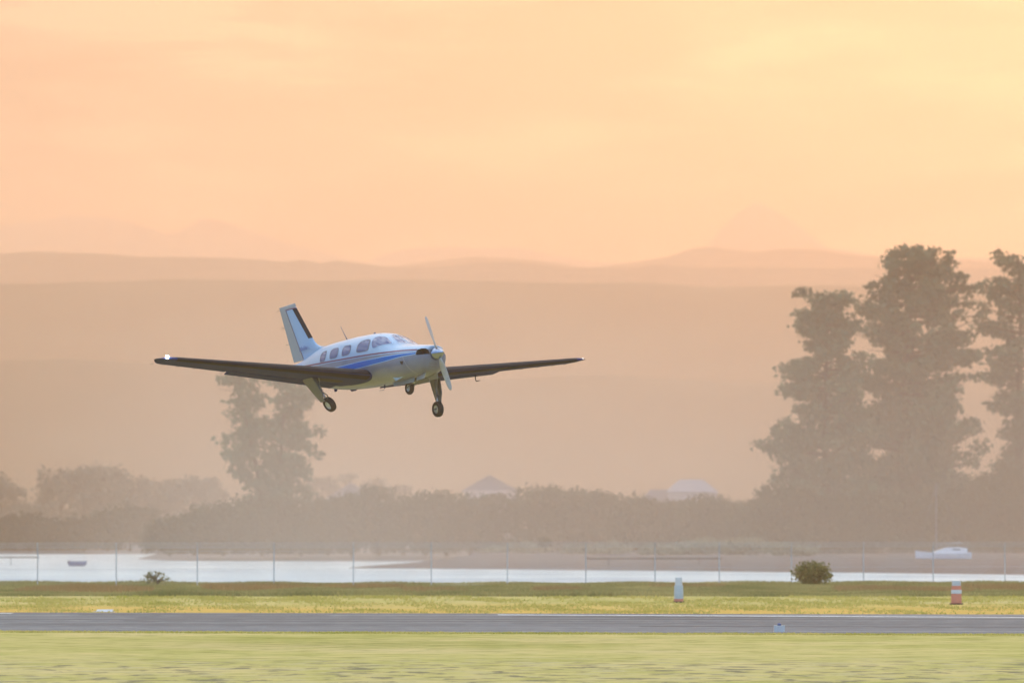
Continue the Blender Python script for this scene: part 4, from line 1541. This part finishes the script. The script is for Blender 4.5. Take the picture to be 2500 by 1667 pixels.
def hull_rings(L, B, H, sheer=.25, n=13):
    rg = []
    for k in range(n):
        f = k / (n - 1)
        x = -L / 2 + L * f
        w = B / 2 * (math.sin(math.pi * min(1, (f * .62 + .38))) ** .6 if f > .001 else .62)
        w = B / 2 * max(.02, (1 - max(0, (f - .45) / .55) ** 2.2)) * (.82 + .18 * min(1, f / .4))
        dk = H * (1 + sheer * (f - .4) ** 2 * 2)
        kl = H * .55 * max(0, (f - .7) / .3) ** 2
        rg.append([Vector((x, -w, dk)), Vector((x, -w * .95, dk * .55 + kl * .3)), Vector((x, -w * .6, .12 * H + kl)), Vector((x, 0, kl)), Vector((x, w * .6, .12 * H + kl)), Vector((x, w * .95, dk * .55 + kl * .3)), Vector((x, w, dk))])
    return rg


g = on_level(2302, 1378, -.25)
S = g.y / FPX
boat = empty('sailing_boat', (g.x, g.y, -.25), 'small white cabin boat with a mast aground on the mudflat at the right', 'boat')
boat.rotation_euler = (0, 0, math.pi + math.radians(6))
L = 136 * S
hull = MB().loft(hull_rings(L, 1.9, 27 * S * 1.05, .3), True).build('hull', BOATW, boat, smooth=True, angle=45)
hh = 27 * S * 1.05
cab = [(-L * .42, .0), (-L * .43, .62), (-L * .30, .78), (-L * .05, .72), (L * .10, .40), (L * .22, .08), (L * .22, 0)]
cb = MB().prism([(x, -.62, hh - .06 + z * .85) for x, z in cab], (0, 1.24, 0)).build('cabin', BOATW, boat)
for s in (-1, 1):
    MB().prism([(x, s * .625, hh + z) for x, z in [(-L * .30, .30), (-L * .29, .42), (-L * .16, .41), (-L * .14, .30)]], (0, s * .012, 0)).build('window', BOATG, cb)
mast = MB().tube([(L * .12, 0, hh), (L * .12, 0, 8.1)], [.042, .03], 8).build('mast', ALU, boat)
MB().tube([(L * .12, 0, hh + .9), (-L * .36, 0, hh + 1.0)], .04, 8).build('boom', ALU, mast)
MB().tube([(L * .12, 0, 8.0), (L * .47, 0, hh + .05)], .008, 4).build('stay', ALU, mast)
MB().tube([(L * .12, 0, 8.0), (-L * .49, 0, hh + .05)], .008, 4).build('stay', ALU, mast)

g = on_level(190, 1381, WATER_Z)
S = g.y / FPX
d = empty('dinghy', (g.x, g.y, WATER_Z - .08), 'small blue dinghy floating on the water at the left', 'boat')
d.rotation_euler = (0, 0, math.radians(8))
MB().loft(hull_rings(44 * S, .95, 13 * S, .1), True).build('hull', BOATB, d, smooth=True, angle=45)
MB().tube([(-22 * S, -.44, 13.4 * S), (10 * S, -.46, 13.0 * S), (22 * S, 0, 14.0 * S), (10 * S, .46, 13.0 * S), (-22 * S, .44, 13.4 * S)], .03, 6).build('gunwale', BOATB, d)
MB().box((-3 * S, 0, 11.5 * S), (.22, .8, .03)).build('thwart', BOATB, d)
MB().box((-23 * S, 0, 11 * S), (.16, .22, .42)).build('outboard_motor', BOATG, d)

for u0, u1, v, Dm, lab in ((1430, 1762, 1362.5, 560, 'long dark pipe on low trestles along the mudflat'), (-320, 96, 1359.5, 620, 'dark pipe running in from the left edge over the water')):
    a, b = at(u0, v, Dm), at(u1, v, Dm)
    root = empty('pipe', ((a.x + b.x) / 2, Dm, WATER_Z), lab, 'pipe')
    hl = (b.x - a.x) / 2
    zz = a.z - WATER_Z
    MB().tube([(-hl, 0, zz), (hl, 0, zz)], .075, 10).build('pipe_run', DARKP, root, smooth=True, angle=50)
    n = 3
    for k in range(n):
        x = -hl + 2 * hl * (k + .5) / n
        mb = MB().box((x, 0, (zz - .07) / 2 - .3), (.05, .10, zz - .07 + .6))
        mb.box((x, 0, zz - .09), (.12, .3, .04))
        mb.build('trestle', DARKP, root)

# ------------------------------------------------------------------ fence with barbed wire and chain link
post_u = [-505, -305, -105, 92, 284, 482, 669, 863, 1053, 1239, 1430, 1599, 1756, 1932, 2108, 2278, 2453, 2620, 2790, 2960]
GALV = principled('galvanised_steel', (0.44, 0.47, 0.50), 0.6, metal=0.1, noise=0.12, scale=6)
FY = lambda u: 303 + (u / 2500) * 26
fx = [at(u, 1300, FY(u)) for u in post_u]
fence = empty('fence', (0, 315, 0), 'tall wire security fence with slim grey posts between the grass and the water', 'fence')
pme = None
for p in fx:
    if pme is None:
        mb = MB()
        mb.tube([(0, 0, -.3), (0, 0, 2.0)], .032, 10)
        mb.tube([(0, 0, 2.0), (0, -.06, 2.15), (0, -.24, 2.42)], [.045, .035, .025], 8)
        o = mb.build('post', GALV, fence, smooth=True, angle=50)
        pme = o.data
    else:
        o = link('post', pme, None, fence)
    o.location = (p.x, p.y - 315, 0)
for z, dy in ((.08, 0), (1.0, 0), (1.95, 0), (2.14, -.06), (2.22, -.11), (2.31, -.17), (2.40, -.23)):
    MB().tube([(p.x, p.y - 315 + dy - .04, z) for p in fx], .006 if z < 2 else .008, 4, False).build('wire', GALV, fence)
# chain link as real crossing wires
V, Fc = [], []
step = .085
for i in range(len(fx) - 1):
    a, b = fx[i], fx[i + 1]
    ln = (b - a).length
    for sgn in (1, -1):
        s = -1.85
        while s < ln + 1.85:
            s0, s1 = s, s + sgn * 1.85
            z0, z1 = .08, 1.93
            if min(s0, s1) >= 0 and max(s0, s1) <= ln:
                p0 = a.lerp(b, s0 / ln); p1 = a.lerp(b, s1 / ln)
                base = len(V)
                w = .0016
                V += [(p0.x - w, p0.y - 315, z0), (p0.x + w, p0.y - 315, z0), (p1.x + w, p1.y - 315, z1), (p1.x - w, p1.y - 315, z1)]
                Fc.append((base, base + 1, base + 2, base + 3))
            s += step
cl = link('chain_link', np_mesh('chain_link', V, Fc), GALV, fence)
cl['kind'] = 'stuff'

# ------------------------------------------------------------------ shrubs on the fence verge
crown_tree('shrub', 1985, 1371, 306, .0, 1.12, 'round bright green shrub against the water by the fence', 'shrub', None, SHRUB, 401, pads_n=120, dens=60, leaf=.085, flat=.9)
crown_tree('shrub', 382, 1393, 312, .0, .75, 'straggly little shrub standing up from the verge at the left', 'shrub', None, SHRUB, 402, pads_n=22, dens=30, leaf=.08, flat=.6)

# ------------------------------------------------------------------ runway furniture
ORANGE = principled('orange_plastic', (0.50, 0.17, 0.11), 0.6, noise=0.12, scale=5)
WHITEP = principled('white_reflective_band', (0.50, 0.53, 0.55), 0.5, noise=0.06, scale=5)
PALEB = principled('pale_blue_grey_plastic', (0.38, 0.44, 0.47), 0.5, noise=0.08, scale=5)


def drum(u, v_base, v_top, w_px, bands, name, label, cat, group):
    g = on_level(u, v_base, 0)
    S = g.y / FPX
    H = (v_base - v_top) * S
    root = empty(name, (g.x, g.y, 0), label, cat, group)
    R = w_px * S / 2
    for (a, b, mt, nm, k) in bands:
        prof = [(a * H, 0), (a * H, R * k * (1.06 - .12 * a)), (b * H - .012, R * k * (1.06 - .12 * b)), (b * H, R * k * (1.03 - .12 * b)), (b * H, 0)]
        MB().lathe(prof, (0, 0, 0), (0, 0, 1), 28).build(nm, mt, root, smooth=True, angle=40)
    MB().box((0, 0, .025), (R * 2.5, R * 2.5, .05)).build('base_plate', M['tyre'], root)
    return root


drum(2335, 1475, 1417, 25, [(.0, .46, ORANGE, 'drum_body', 1), (.46, .62, WHITEP, 'reflective_band', 1.04), (.62, .79, ORANGE, 'drum_body', .98), (.79, 1.0, PALEB, 'cap', .92)],
     'marker_drum', 'orange and white banded marker drum on the dry grass beyond the runway', 'marker drum', 'marker drums beyond the runway')
drum(1657, 1470, 1409, 22, [(.0, .15, ORANGE, 'drum_body', 1), (.15, .68, PALEB, 'reflective_sleeve', 1.0), (.68, 1.0, WHITEP, 'cap', .84)],
     'marker_drum', 'pale blue grey marker drum with an orange foot beyond the runway', 'marker drum', 'marker drums beyond the runway')

g = on_level(1901, 1541.5, 0)
S = g.y / FPX
LIGHTBOX = principled('weathered_white_housing', (0.50, 0.50, 0.50), 0.5, noise=0.15, scale=8)
ml = empty('runway_light', (g.x, g.y - .4, 0), 'small white runway edge light housing at the near edge of the asphalt', 'runway light')
MB().box((0, 0, .10), (26 * S, .22, .19)).build('housing', LIGHTBOX, ml)
MB().lathe([(0, 0), (0, .06), (.06, .055), (.08, .0)], (0, 0, .195), (0, 0, 1), 14).build('lens', M['glass'], ml, smooth=True)
MB().lathe([(0, .0), (0, .045), (.03, .045), (.03, 0)], (0, 0, -.02), (0, 0, 1), 12).build('foot', ORANGE, ml)
g = on_level(252, 1493.5, 0)
mk = empty('gable_marker', (g.x, g.y + .3, 0), 'low white gable shaped marker on the far runway edge at the left', 'marker')
MB().prism([(-.30, -.2, 0), (-.30, .2, 0), (-.24, 0, .10)], (.60, 0, 0)).build('marker_board', LIGHTBOX, mk)
MB().box((0, 0, .01), (.8, .5, .02)).build('base_plate', GALV, mk)

# ------------------------------------------------------------------ grass blades: mown turf tufts and the rank verge at the fence
def blades(n, x_of, y0, y1, h0, h1, w, seed, mask=None, hfun=None, zfun=None):
    r = np.random.default_rng(seed)
    y = r.uniform(y0, y1, n * 2)
    # keep the density even over a strip that widens with distance
    x = r.uniform(-1, 1, n * 2) * (.093 * y1 + 12)
    keep = np.abs(x) < .093 * y + 12
    if mask is not None:
        keep &= mask(x, y, r)
    x, y = x[keep], y[keep]
    h = r.uniform(h0, h1, len(x))
    if hfun is not None:
        h = h * hfun(x, y)
    a = r.uniform(0, math.pi, len(x))
    dx, dy = np.cos(a) * w * (.6 + h / h1), np.sin(a) * w * (.6 + h / h1)
    lx, ly = r.normal(0, .35, len(x)) * h, r.normal(0, .35, len(x)) * h
    v = np.stack([np.stack([x - dx, y - dy, np.full_like(x, -.01)], 1), np.stack([x + dx, y + dy, np.full_like(x, -.01)], 1), np.stack([x + lx, y + ly, h], 1)], 1).reshape(-1, 3)
    return v, np.arange(len(v)).reshape(-1, 3)


def wave(x, y, s=1.0, p=0.0):
    return np.sin(x * .9 * s + p) * np.sin(y * .35 * s + 1.7 * p) + .6 * np.sin(x * 2.3 * s + y * .21 * s + 2 * p) + .5 * np.sin(x * .31 * s - y * .13 * s + p)


TURF = leaf_mat('turf_blades', (0.36, 0.36, 0.08), (0.60, 0.52, 0.18), .5, .25)
VERGE = leaf_mat('rank_grass', (0.16, 0.185, 0.065), (0.42, 0.38, 0.17), .5, .22)
SEED = leaf_mat('dry_seed_heads', (0.27, 0.19, 0.085), (0.40, 0.27, 0.13), .4, .3)
near_front = lambda x: NEAR_EDGE(0) + (NEAR_EDGE(10) - NEAR_EDGE(0)) / 10 * x
v, f = blades(90000, None, 150, 172, .015, .06, .022, 11, mask=lambda x, y, r: (y < near_front(x) + .25 * wave(x, y, 1.3) + r.normal(0, .25, len(x))) & (y > near_front(x) - 2.2))
tag(link('grass', np_mesh('grass', v, f), TURF), 'short turf along the near runway edge', kind='stuff')
v, f = blades(38000, None, 206, 266, .03, .09, .04, 12, mask=lambda x, y, r: (y > FAR_EDGE(0) + (FAR_EDGE(10) - FAR_EDGE(0)) / 10 * x + .3 * wave(x, y, .8)) & (wave(x, y, .7, 2) + r.normal(0, .6, len(x)) > .1))
tag(link('grass', np_mesh('grass', v, f), TURF), 'mown turf between the runway and the fence', kind='stuff')
v, f = blades(190000, None, 263, 326, .10, .30, .04, 13, mask=lambda x, y, r: y > 264.5 + .6 * wave(x, y, .5, 1) - x * .03, hfun=lambda x, y: np.clip(.75 + .22 * wave(x, y, .4, 3), .3, 1.25))
tag(link('grass', np_mesh('grass', v, f), VERGE), 'rank dark green grass along the fence', kind='stuff')
v, f = blades(38000, None, 276, 300, .22, .40, .02, 14, mask=lambda x, y, r: wave(x, y, .35, 5) > .25)
tag(link('grass', np_mesh('grass', v, f), SEED), 'dry seed heads in the rank grass', kind='stuff')

# ------------------------------------------------------------------ haze: even air round the whole scene
hm, HN, HL = new_mat('haze_air')
h_out = HN.new('ShaderNodeOutputMaterial')
h_vol = HN.new('ShaderNodeVolumePrincipled')
h_vol.inputs['Color'].default_value = (*HAZE_COLOR, 1)
h_vol.inputs['Density'].default_value = HAZE_DENSITY
h_vol.inputs['Anisotropy'].default_value = HAZE_G
HL.new(h_vol.outputs[0], h_out.inputs['Volume'])
hz = MB().box((0, 4580, 245), (2620, 9200, 498)).build('haze', hm)
tag(hz, kind='stuff')

# low mist lying over the mudflat and the foot of the trees
mm, MN, ML = new_mat('low_mist')
m_out = MN.new('ShaderNodeOutputMaterial')
m_vol = MN.new('ShaderNodeVolumePrincipled')
m_vol.inputs['Color'].default_value = (1.0, 0.87, 0.75, 1)
m_tc = MN.new('ShaderNodeTexCoord')
m_sep = MN.new('ShaderNodeSeparateXYZ')
ML.new(m_tc.outputs['Object'], m_sep.inputs[0])


def m_fade(sock, a, b, hi):
    n = MN.new('ShaderNodeMapRange')
    n.interpolation_type = 'SMOOTHERSTEP'
    n.inputs['From Min'].default_value = a
    n.inputs['From Max'].default_value = b
    n.inputs['To Min'].default_value = hi
    n.inputs['To Max'].default_value = 0
    ML.new(sock, n.inputs['Value'])
    return n.outputs[0]


m_d = math_node(MN, 'MULTIPLY', m_fade(m_sep.outputs['Z'], -6, 46, 0.0018), m_fade(m_sep.outputs['X'], -12, -72, 1.0), ML)
m_d = math_node(MN, 'MULTIPLY', m_d, math_node(MN, 'MULTIPLY', m_fade(m_sep.outputs['Y'], 520, 440, 1.0), m_fade(m_sep.outputs['Y'], 760, 860, 1.0), ML), ML)
ML.new(m_d, m_vol.inputs['Density'])
m_vol.inputs['Anisotropy'].default_value = 0.4
ML.new(m_vol.outputs[0], m_out.inputs['Volume'])
mist = MB().box((0, 0, 0), (1, 1, 1))
mist.v = [(x * 560 + 165, y * 424 + 650, z * 48 + 22.7) for x, y, z in mist.v]
mist = mist.build('mist', mm)
tag(mist, 'low pale mist over the mudflat and the feet of the trees', kind='stuff')
